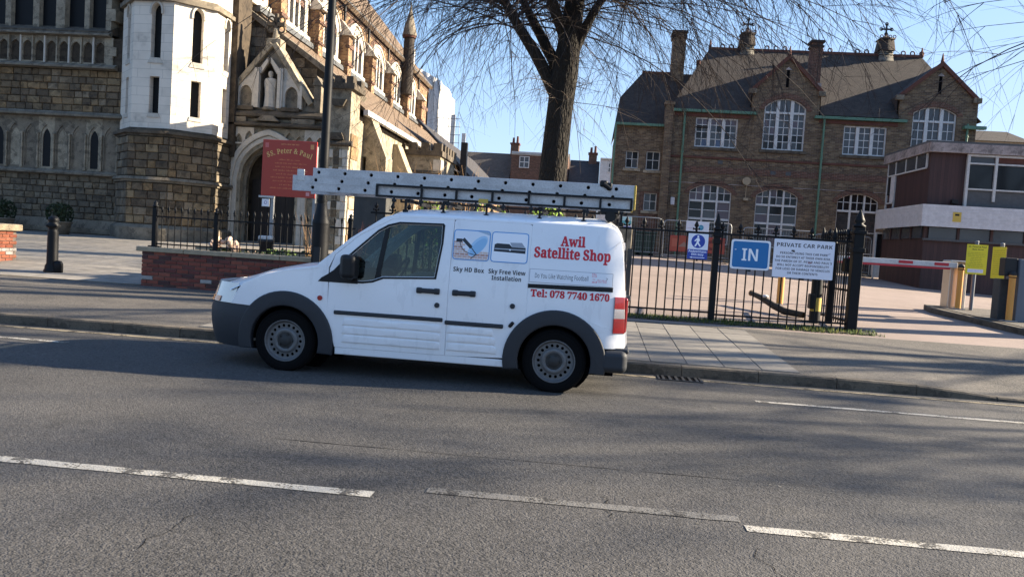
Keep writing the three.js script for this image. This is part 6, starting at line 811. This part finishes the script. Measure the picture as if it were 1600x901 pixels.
// ---------- fence of the car park ----------
{
  const Z = -14.45, F = thing('car_park_fence', 'tall black iron fence with ornate spear heads along the car park', 'fence', [.4, .33, Z]);
  const y0 = x => gy(x, Z), fin = boxUV(merge([lathe([[0, 0], [.015, 0], [.015, .03], [.04, .045], [.024, .06], [.018, .08], [.043, .115], [.032, .145], [.01, .19], [0, .215]], 0, 0, 0, 8), bx(-.05, .05, .045, .06, -.008, .008), bx(-.06, -.04, .035, .075, -.01, .01), bx(.04, .06, .035, .075, -.01, .01)]));
  mesh('rail', bx(-4.1, 4.55, 1.865, 1.9, Z - .02, Z + .02), m.iron, F); mesh('rail', [bx(-4.1, 2.15, .46, .49, Z - .018, Z + .018), bx(2.2, 4.55, .43, .46, Z - .018, Z + .018)], m.iron, F);
  const bg = boxUV(merge(cyl(0, 0, 1.58, 0, .0125, .0125, 8)));
  let i = 0; for (let x = -4.0; x < 4.5; x += .1535) { if (Math.abs(x - 2.2) < .07) continue; const b = put('bar', bg, m.iron, F, x, y0(x) - .02, Z); if (i++ % 2 === 0) put('finial', fin, m.iron, b, x, 1.89, Z); }
  const pst = (x, z, r, y1, par = F) => { const p = mesh('post', [rbx(x - r, x + r, gy(x, z) - .05, y1 - .3, z - r, z + r, .01, 1), rbx(x - r * 1.3, x + r * 1.3, y1 - .42, y1 - .36, z - r * 1.3, z + r * 1.3, .01, 1), rbx(x - r * 1.25, x + r * 1.25, 1.7, 1.78, z - r * 1.25, z + r * 1.25, .01, 1)], m.iron, par); mesh('post_finial', lathe([[0, 0], [r * 1.2, 0], [r * 1.3, .03], [r * .7, .06], [r * 1.1, .1], [r * .9, .15], [.012, .3], [0, .31]], x, y1 - .3, z, 10), m.iron, p); return p; };
  pst(2.2, Z, .055, 2.24); pst(4.6, Z + .05, .085, 2.44);
  const G = thing('folded_gate', 'black iron gate leaves folded back behind the right hand gate post of the fence', 'gate', [4.55, .3, -15.4]);
  mesh('rail', [bx(4.62, 4.66, 1.86, 1.9, -16.6, -14.6), bx(4.62, 4.66, .45, .49, -16.6, -14.6), bx(4.62, 4.66, 1.0, 1.04, -16.6, -14.6)], m.iron, G);
  for (let z = -14.72; z > -16.6; z -= .135) { const x = 4.64, b = put('bar', bg, m.iron, G, x, gy(x, z) + .04, z); put('finial', fin, m.iron, b, x, 1.93, z); }
  pst(4.64, -16.65, .05, 2.2, G); pst(4.5, -15.4, .05, 2.15, G);
  mesh('lock_box', rbx(4.58, 4.7, 1.35, 1.6, -15.1, -14.85, .02, 1), m.iron, G);
  // signs on the fence
  const plateSign = (name, label, x0, x1, ya, yb, z, t, back, r = .02, ry = 0) => { const s = thing(name, label, 'sign', [(x0 + x1) / 2, ya, z]); const sh = new THREE.Shape(), w = x1 - x0, h = yb - ya; const X = x0, Y = ya; sh.moveTo(X + r, Y); sh.lineTo(X + w - r, Y); sh.quadraticCurveTo(X + w, Y, X + w, Y + r); sh.lineTo(X + w, Y + h - r); sh.quadraticCurveTo(X + w, Y + h, X + w - r, Y + h); sh.lineTo(X + r, Y + h); sh.quadraticCurveTo(X, Y + h, X, Y + h - r); sh.lineTo(X, Y + r); sh.quadraticCurveTo(X, Y, X + r, Y); mesh('plate', ext(sh, z, z + .008, { b: .002 }), back, s); const g = new THREE.ShapeGeometry(sh, 8), p = g.attributes.position, u = g.attributes.uv; for (let k = 0; k < p.count; k++) u.setXY(k, (p.getX(k) - x0) / w, (p.getY(k) - ya) / h); g.translate(0, 0, z + .0125); mesh('print', g, printed(t, { roughness: .45 }), s, { uv: true }); mesh('bracket', [bx(x0 + w * .46, x0 + w * .54, yb - .01, yb + .035, z - .02, z + .004), bx(x0 + w * .46, x0 + w * .54, ya - .035, ya + .01, z - .02, z + .004)], m.iron, s); return s; };
  plateSign('pedestrian_sign', 'white and blue pedestrian sign with walking figure on the black fence', 1.70, 2.05, 1.41, 1.86, Z + .03, sign(256, 330, (x, w, h) => { x.fillStyle = '#dfe4f0'; x.fillRect(0, 0, w, h); x.fillStyle = '#1f3f9e'; x.beginPath(); x.arc(128, 100, 90, 0, 7); x.fill(); x.strokeStyle = '#eef2fb'; x.lineWidth = 4; x.stroke(); x.fillStyle = '#eef2fb'; x.beginPath(); x.arc(124, 38, 13, 0, 7); x.fill(); x.beginPath(); x.moveTo(112, 54); x.lineTo(140, 54); x.lineTo(150, 92); x.lineTo(138, 98); x.lineTo(136, 118); x.lineTo(166, 160); x.lineTo(150, 168); x.lineTo(122, 130); x.lineTo(100, 168); x.lineTo(82, 160); x.lineTo(106, 118); x.lineTo(108, 84); x.lineTo(88, 104); x.lineTo(76, 94); x.closePath(); x.fill(); x.fillStyle = '#1f3f9e'; x.fillRect(0, 206, w, 124); x.fillStyle = '#e8ecf8'; x.font = 'bold 42px sans-serif'; x.textAlign = 'center'; x.fillText('Pedestrians', 128, 246, 232); x.fillText('this way', 128, 284, 160); x.fillRect(46, 306, 176, 8); x.beginPath(); x.moveTo(30, 310); x.lineTo(60, 298); x.lineTo(60, 322); x.fill(); }), m.galv, .008);
  plateSign('entry_sign', 'blue sign with white border reading IN on the black fence', 2.455, 3.135, 1.285, 1.805, Z + .03, sign(512, 392, (x, w, h) => { x.fillStyle = '#e0e4ea'; x.fillRect(0, 0, w, h); x.fillStyle = '#1069a6'; rr2(x, 24, 24, w - 48, h - 48, 34); x.fill(); x.fillStyle = '#e9edf2'; x.font = '215px sans-serif'; x.textAlign = 'center'; x.lineWidth = 8; x.strokeStyle = '#e9edf2'; x.save(); x.translate(256, 272); x.fillText('IN', 0, 0); x.strokeText('IN', 0, 0); x.restore(); x.fillStyle = '#dfe5ea'; x.fillRect(48, 130, 22, 9); }), m.galv, .055);
  plateSign('parking_sign', 'white private car park sign with black text on the black fence', 3.19, 4.225, 1.19, 1.86, Z + .03, sign(1024, 663, (x, w, h) => { x.fillStyle = '#dcdfea'; x.fillRect(0, 0, w, h); x.fillStyle = '#20232c'; x.textAlign = 'center'; const ln = (s, y, W, f) => { x.save(); x.font = f; const k = W / x.measureText(s).width; x.translate(512, y); x.scale(k, 1); x.fillText(s, 0, 0); x.restore(); }; ln('PRIVATE CAR PARK', 130, 950, 'bold 92px sans-serif'); const b = 'bold 54px sans-serif'; x.fillStyle = '#23262f'; ln('PERSONS USING THIS CAR PARK', 258, 810, b); ln('DO SO ENTIRELY AT THEIR OWN RISK.', 326, 930, b); ln("THE PARISH OF ST. PETER AND PAUL'S", 396, 970, b); ln('WILL NOT ACCEPT RESPONSIBILITY', 464, 880, b); ln('FOR LOSS OR DAMAGE TO VEHICLES', 532, 920, b); ln('OR THEIR CONTENTS', 600, 520, b); x.fillStyle = '#2a2b33'; x.fillRect(300, 180, 52, 28); x.fillRect(330, 196, 30, 22); x.fillStyle = '#8a6a72'; x.fillRect(590, 372, 66, 30); x.fillStyle = '#8b90a0'; x.save(); x.translate(930, 220); x.rotate(-.3); x.fillRect(-30, -6, 60, 12); x.restore(); }), m.galv, .02);
  mesh('sign_frame', bx(3.18, 4.235, 1.862, 1.885, Z + .025, Z + .045), m.iron, F);
  // verge of grass and weeds at the foot of the fence
  const gb = new THREE.ConeGeometry(.006, .1, 3); gb.translate(0, .05, 0); const gp = prep(gb); const N = 5200, im = new THREE.InstancedMesh(gp, m.grass, N), mt = new THREE.Matrix4(), q = new THREE.Quaternion(), e = new THREE.Euler(), col = new THREE.Color();
  for (let k = 0; k < N; k++) { let x = rr(-4, 5.05); const dense = .5 + .5 * fbm(x * 2 + 40, 3.3, 64, 5, 3); const z = Z + .12 + (rnd() - .5) * (.35 + .22 * dense) + (x > 3.4 ? .1 : 0); if (x > 4.75 && rnd() < .6) x -= 1; e.set(rr(-.9, .9), rr(0, 6.3), rr(-.9, .9)); q.setFromEuler(e); const s = rr(.35, 1.15) * (.4 + dense); mt.compose(V(x, gy(x, z) - .005, z), q, V(s * 1.4, s * .8, s * 1.4)); im.setMatrixAt(k, mt); const w = rnd(); im.setColorAt(k, w < .5 ? col.setRGB(.9, 1, .8) : w < .8 ? col.setRGB(2.2, 1.5, .9) : col.setRGB(.5, .5, .4)); }
  im.name = 'verge_grass'; im.castShadow = im.receiveShadow = true; im.userData = { kind: 'stuff', label: 'strip of short weedy grass along the foot of the black fence', category: 'grass' }; scene.add(im);
  mesh('verge_soil', terrain(span(-4, 4.95, 40), [Z + .38, Z + .2, Z, Z - .3], .006, (x, z) => gy(x, z) + .012 * hash(Math.round(x * 50), Math.round(z * 50), 3)), m.soil).userData = { kind: 'structure', label: 'narrow strip of bare soil under the fence' };
  // sunlit hedge behind the van
  const H = thing('green_hedge', 'bright green sunlit hedge seen between the ladder and the van roof', 'hedge', [-2.2, .4, -16.5]);
  const lc = []; for (let k = 0; k < 2600; k++) { const g = new THREE.CircleGeometry(rr(.03, .055), 4); g.scale(.65, 1, 1); g.rotateX(rr(-1.4, 1.4)); g.rotateY(rr(0, 6.3)); const x = rr(-3.6, -.6), top = 2.15 + .15 * Math.sin(x * 5); g.translate(x, .45 + (top - .45) * Math.pow(rnd(), .8), -16.6 + rr(-.5, .5)); lc.push(g); } mesh('leaves', lc, m.leafBright, H, { stuff: true }); mesh('stem', [0, 1, 2, 3, 4, 5, 6].map(k => bar(V(-3.4 + k * .45, .4, -16.6), V(-3.4 + k * .45 + rr(-.2, .2), 1.9, -16.6), .025, .008, 6)), m.twig, H);
  const D = thing('bare_shrub', 'leafless shrub of thin dry stems behind the fence beside the church', 'shrub', [-4.6, .6, -21]); const ds = []; for (let k = 0; k < 46; k++) shoot(ds, V(rr(-6.2, -2.6), .6, rr(-22, -20.5)), V(rr(-.4, .4), 1, rr(-.3, .3)), rr(1.8, 3.1), rr(.008, .014), .02, 1, 1.4); mesh('branches', ds, m.reed, D, { stuff: true });
}
// ---------- things in and before the car park ----------
{
  // kerbed island
  const I = new THREE.Group(); I.name = 'traffic_island'; I.off = V(); I.userData = { kind: 'structure', label: 'long kerbed island carrying the barrier machine and yellow signs' }; scene.add(I);
  const ip = [[7.86, 19.1], [7.95, 17.5], [8.12, 15.9], [8.32, 15.0], [8.9, 14.55], [9.6, 14.5], [9.7, 20], [8.1, 20.1]], is = poly(ip); const ig = ext(is, 0, .13, { b: .015 }); ig.rotateX(-Math.PI / 2); { const p = ig.attributes.position; for (let i = 0; i < p.count; i++) p.setY(i, p.getY(i) + gy(p.getX(i), p.getZ(i)) - .02); ig.computeVertexNormals(); } mesh('island_kerb', ig, m.kerb, I);
  const it = new THREE.ShapeGeometry(poly(ip.map(([x, z]) => [8.85 + (x - 8.85) * .8, 17.3 + (z - 17.3) * .94]))); it.rotateX(-Math.PI / 2); { const p = it.attributes.position; for (let i = 0; i < p.count; i++) p.setY(i, gy(p.getX(i), p.getZ(i)) + .132); it.computeVertexNormals(); } mesh('island_top', it, m.footway, I);
  const B = thing('barrier_machine', 'stainless steel barrier cabinet with red and white arm across the entrance', 'barrier', [8.54, .6, -19.65]);
  mesh('cabinet', rbx(8.34, 8.73, .6, 1.68, -19.85, -19.45, .02, 3), m.steel, B); mesh('cabinet_lid', rbx(8.32, 8.75, 1.68, 1.745, -19.87, -19.43, .03, 3), m.steel, B); mesh('cabinet_door', rbx(8.40, 8.69, .66, 1.6, -19.45, -19.436, .006, 1), m.steel, B);
  mesh('arm', rbx(4.7, 8.46, 1.565, 1.69, -19.43, -19.37, .012, 2), m.paint, B); mesh('arm_strip', bx(4.7, 8.3, 1.52, 1.566, -19.435, -19.365), m.redPaint, B); for (const x of [5.0, 6.15, 7.3, 8.1]) mesh('arm_stripe', bx(x - .16, x + .16, 1.6, 1.67, -19.372, -19.366), m.redPaint, B);
  const obol = (label, x, z, y0, y1) => { const b = thing('orange_bollard', label, 'bollard', [x, y0, z]); mesh('shaft', cyl(x, y0, y1 - .14, z, .062, .062, 20), m.orange, b); mesh('cap', [lathe([[0, 0], [.07, 0], [.07, .09], [.05, .12], [0, .14]], x, y1 - .14, z, 20)], m.ironRough, b); mesh('cap_band', cyl(x, y1 - .12, y1 - .09, z, .072, .072, 20), m.orange, b); mesh('base_plate', rbx(x - .12, x + .12, y0 - .01, y0 + .015, z - .12, z + .12, .006, 1), m.galv, b); return b; };
  obol('orange bollard in front of the stainless barrier cabinet', 8.49, -19.25, gy(8.49, -19.25) + .13, 1.67); obol('orange bollard before the dark ticket machine at the right edge', 8.5, -17.0, gy(8.5, -17) + .13, 1.57);
  const ysign = (label, x, z, y1, w, ry, lines) => { const y0 = gy(x, z) + .13, s = thing('yellow_sign', label, 'sign', [x, y0, z]); mesh('post', [cyl(x, y0, y1 + .06, z, .042, .042, 14)], m.postGrey, s); mesh('post_cap', lathe([[0, 0], [.048, 0], [.04, .02], [0, .03]], x, y1 + .06, z, 12), m.galv, s); const g = rbx(-w / 2, w / 2, y1 - .68, y1, .045, .052, .003, 1); g.rotateY(ry); g.translate(x, 0, z); mesh('board', g, m.yellowPaint, s); const p = new THREE.PlaneGeometry(w, .68); p.translate(0, y1 - .34, .0545); p.rotateY(ry); p.translate(x, 0, z); mesh('board_print', p, printed(sign(256, 384, (c, W, H) => { c.fillStyle = '#d9c928'; c.fillRect(0, 0, W, H); if (!lines) { for (let i = 0; i < 12; i++) scribble(c, 128, 50 + i * 26, 200, 12, '#8f8420'); return; } c.fillStyle = '#4a4416'; c.font = 'bold 30px sans-serif'; c.textAlign = 'center'; c.fillText('SS. Peter & Paul', 128, 40, 220); scribble(c, 128, 72, 130, 20, '#4a4416'); for (let i = 0; i < 9; i++) scribble(c, 120, 112 + i * 22, [200, 210, 190, 120, 140, 130, 150, 190, 170][i], 11, '#857a1e'); c.fillStyle = '#d9d8e4'; c.fillRect(30, 316, 190, 46); scribble(c, 125, 346, 160, 16, '#a9a6c8'); })), s, { uv: true }); return s; };
  ysign('yellow notice board on a grey post right of the barrier cabinet', 8.755, -19.2, 2.13, .46, 0, true); ysign('narrow turned yellow notice board on a grey post near the right edge', 8.73, -18.0, 2.07, .46, -1.45, false);
  const tm = thing('ticket_machine', 'dark grey ticket machine post at the right edge of the picture', 'machine', [8.95, .5, -17.2]); mesh('body', rbx(8.62, 9.2, .5, 1.82, -17.5, -17.0, .02, 2), m.postGrey, tm); mesh('side_panel', rbx(8.42, 8.62, .52, 1.4, -17.6, -17.3, .02, 2), m.grey, tm); mesh('reader_box', rbx(8.36, 8.6, 1.46, 1.83, -17.3, -17.05, .02, 2), m.ironRough, tm); mesh('screen', rbx(8.72, 9.1, 1.45, 1.7, -17.0, -16.99, .004, 1), m.glass, tm);
  const yb = thing('striped_post', 'black and yellow striped post behind the private car park sign', 'post', [4.24, .35, -15.35]); for (let i = 0; i < 6; i++) mesh('band', cyl(4.24, .33 + i * .25, .58 + i * .25, -15.35, .1, .1, 18), i % 3 === 1 ? m.yellowPaint : m.black, yb); mesh('box', rbx(4.1, 4.2, .62, .9, -15.4, -15.22, .02, 1), m.black, yb);
  const yp = thing('yellow_post', 'yellow round post in the car park seen below the private sign', 'post', [4.36, .45, -18.68]); mesh('shaft', cyl(4.36, .45, 1.55, -18.68, .075, .075, 18), m.orange, yp); mesh('collar', cyl(4.36, 1.38, 1.46, -18.68, .08, .08, 18), m.black, yp); mesh('base_plate', rbx(4.2, 4.52, .46, .5, -18.84, -18.52, .006, 1), m.galv, yp);
  const lg = thing('fallen_log', 'dark fallen log lying on the ground behind the black fence', 'log', [4, .4, -16.2]); const pa = [V(3.5, .74, -17.6), V(3.62, .68, -17.2), V(3.78, .55, -16.6), V(3.9, .48, -16.2), V(4.2, .45, -15.95)].map(p => p.setY(p.y - .0)); mesh('bark', tube(pa, [.05, .06, .07, .07, .06], 10), m.darkWood, lg); mesh('cut_end', (() => { const g = new THREE.CircleGeometry(.068, 12); g.lookAt(V(-.12, .06, -.4)); g.translate(3.5, .742, -17.602); return g; })(), m.reed, lg); mesh('pale_patch', (() => { const g = new THREE.SphereGeometry(.05, 8, 6); g.scale(1.3, .7, 1); g.translate(3.66, .72, -16.95); return g; })(), m.paint, lg);
  // temporary mesh fences before the school
  const hz = -37.6, heras = (label, x0, x1) => { const y0 = gy((x0 + x1) / 2, hz) + .05, f = thing('mesh_fence', label, 'fence', [(x0 + x1) / 2, y0, hz], 'temporary mesh fence panels before the school'); const y1 = y0 + 1.75; mesh('frame', [tube([V(x0, y0, hz), V(x0, y1 - .15, hz), V(x0 + .04, y1 - .04, hz), V(x0 + .15, y1, hz), V(x1 - .15, y1, hz), V(x1 - .04, y1 - .04, hz), V(x1, y1 - .15, hz), V(x1, y0, hz)], () => .028, 6), bar(V(x0, y0 + .15, hz), V(x1, y0 + .15, hz), .02, .02, 6)], m.galv, f); const w = []; for (let x = x0 + .12; x < x1; x += .12) w.push(bx(x - .004, x + .004, y0 + .15, y1 - .02, hz - .004, hz + .004)); for (let y = y0 + .35; y < y1; y += .3) w.push(bx(x0, x1, y - .004, y + .004, hz - .006, hz + .002)); mesh('wire_mesh', w, m.galv, f, { stuff: true }); for (const x of [x0 + .1, x1 - .1]) mesh('foot', rbx(x - .12, x + .12, y0 - .06, y0 + .06, hz - .35, hz + .35, .02, 1), m.concrete, f); return f; };
  heras('mesh fence panel left of the orange boards', .6, 3.15); heras('mesh fence panel carrying the orange boards', 3.28, 6.35); heras('mesh fence panel right of the orange boards below the lamp', 6.9, 10.0); heras('mesh fence panel below the second arched window', 10.1, 12.6);
  const ob = (label, x0, x1, txt) => { const t = thing('orange_board', label, 'board', [(x0 + x1) / 2, 1.6, hz + .06]); mesh('panel', rbx(x0, x1, 1.62, 2.34, hz + .05, hz + .07, .004, 1), m.redPaint, t); const g = new THREE.PlaneGeometry(x1 - x0 - .02, .68); g.translate((x0 + x1) / 2, 1.98, hz + .074); mesh('print', g, printed(sign(256, 170, (c, w, h) => { c.fillStyle = '#9a4632'; c.fillRect(0, 0, w, h); if (txt) { c.fillStyle = '#6e241e'; c.beginPath(); c.arc(w / 2, h / 2, 58, 0, 7); c.fill(); c.fillStyle = '#9a4632'; c.beginPath(); c.arc(w / 2, h / 2, 26, 0, 7); c.fill(); } else { c.fillStyle = '#8d6f62'; c.beginPath(); c.moveTo(90, 120); c.lineTo(150, 60); c.lineTo(200, 120); c.fill(); c.fillStyle = '#a85a45'; c.fillRect(30, 30, 60, 90); } })), t, { uv: true }); };
  ob('left orange board on the mesh fence with a pale picture', 3.55, 4.75, false); ob('right orange board on the mesh fence with a dark ring', 4.9, 6.1, true);
  const gb = (name, label, x0, x1, y0, y1, t) => { const o = thing(name, label, 'sign', [(x0 + x1) / 2, y0, hz + .06]); mesh('panel', rbx(x0, x1, y0, y1, hz + .04, hz + .06, .004, 1), m.paint, o); const g = new THREE.PlaneGeometry(x1 - x0 - .01, y1 - y0 - .01); g.translate((x0 + x1) / 2, (y0 + y1) / 2, hz + .064); mesh('print', g, printed(t), o, { uv: true }); };
  gb('white_sign', 'plain white sign panel above the orange boards, left of the pair', 4.28, 4.78, 2.54, 3.06, sign(64, 64, (c) => { c.fillStyle = '#d8d9e2'; c.fillRect(0, 0, 64, 64); c.fillStyle = '#c3b3bd'; c.fillRect(8, 40, 46, 3); }));
  gb('logo_sign', 'white sign panel with blue round mark above the orange boards', 4.82, 5.33, 2.52, 3.05, sign(64, 64, (c) => { c.fillStyle = '#dfe2ea'; c.fillRect(0, 0, 64, 64); c.fillStyle = '#2f86a8'; c.beginPath(); c.arc(18, 34, 15, 0, 7); c.fill(); c.fillStyle = '#8fbccc'; c.fillRect(6, 30, 20, 4); }));
  const bn = thing('colour_banner', 'tall teal pink and blue banner board just behind the van', 'banner', [1.5, .9, -30]); { const z = -30; mesh('panel', rbx(1.05, 1.42, 1.85, 2.75, z, z + .03, .005, 1), m.paint, bn); mesh('post', bx(1.2, 1.26, gy(1.2, z) - .02, 1.85, z, z + .03), m.galv, bn); const g = new THREE.PlaneGeometry(.36, .88); g.translate(1.235, 2.3, z + .034); mesh('print', g, printed(sign(64, 160, (c) => { [['#9fc6cf', 0, 26], ['#4f9aa5', 26, 24], ['#cfd6e2', 50, 14], ['#46549c', 64, 20], ['#c46a86', 84, 34], ['#d9c9d6', 118, 10], ['#5aa7ae', 128, 32]].forEach(([k, y, h]) => { c.fillStyle = k; c.fillRect(0, y, 64, h); }); })), bn, { uv: true }); }
  const bins = thing('green_bin', 'dark green wheeled bin behind the mesh fence near the school corner', 'bin', [2.5, 1.3, -38.6]); mesh('body', ext(poly([[2.1, 1.3], [2.9, 1.3], [3.0, 2.35], [2.0, 2.35]]), -39, -38.3, { b: .02 }), M(.01, .03, .02, { roughness: .6 }), bins); mesh('lid', rbx(1.95, 3.05, 2.37, 2.46, -39.1, -38.2, .03, 2), M(.012, .035, .024, { roughness: .5 }), bins); for (const x of [2.2, 2.8]) { const g = new THREE.CylinderGeometry(.1, .1, .06, 14); g.rotateX(Math.PI / 2); g.translate(x, 1.35, -38.22); mesh('wheel', prep(g), m.rubber, bins); }
  const tk = thing('coiled_tyre', 'small dark wheel leaning by the foot of the mesh fence', 'tyre', [7.0, 1.35, -37.2]); { const g = new THREE.TorusGeometry(.2, .09, 8, 20); g.translate(7.0, 1.6, -37.3); mesh('rubber_ring', g, m.rubber, tk); const h = new THREE.CylinderGeometry(.1, .1, .05, 12); h.rotateX(Math.PI / 2); h.translate(7.0, 1.6, -37.3); mesh('rim', prep(h), m.galv, tk); }
  const cb = thing('stone_blocks', 'row of pale stone edging blocks beyond the fence seen under the ladder', 'blocks', [.2, .4, -15.6]); for (let k = 0; k < 3; k++) mesh('block', rbx(-.85 + k * .62, -.3 + k * .62, 1.2, 2.02, -19.6, -19.2, .02, 1), m.dress, cb);
}
renderer.render(scene, camera);
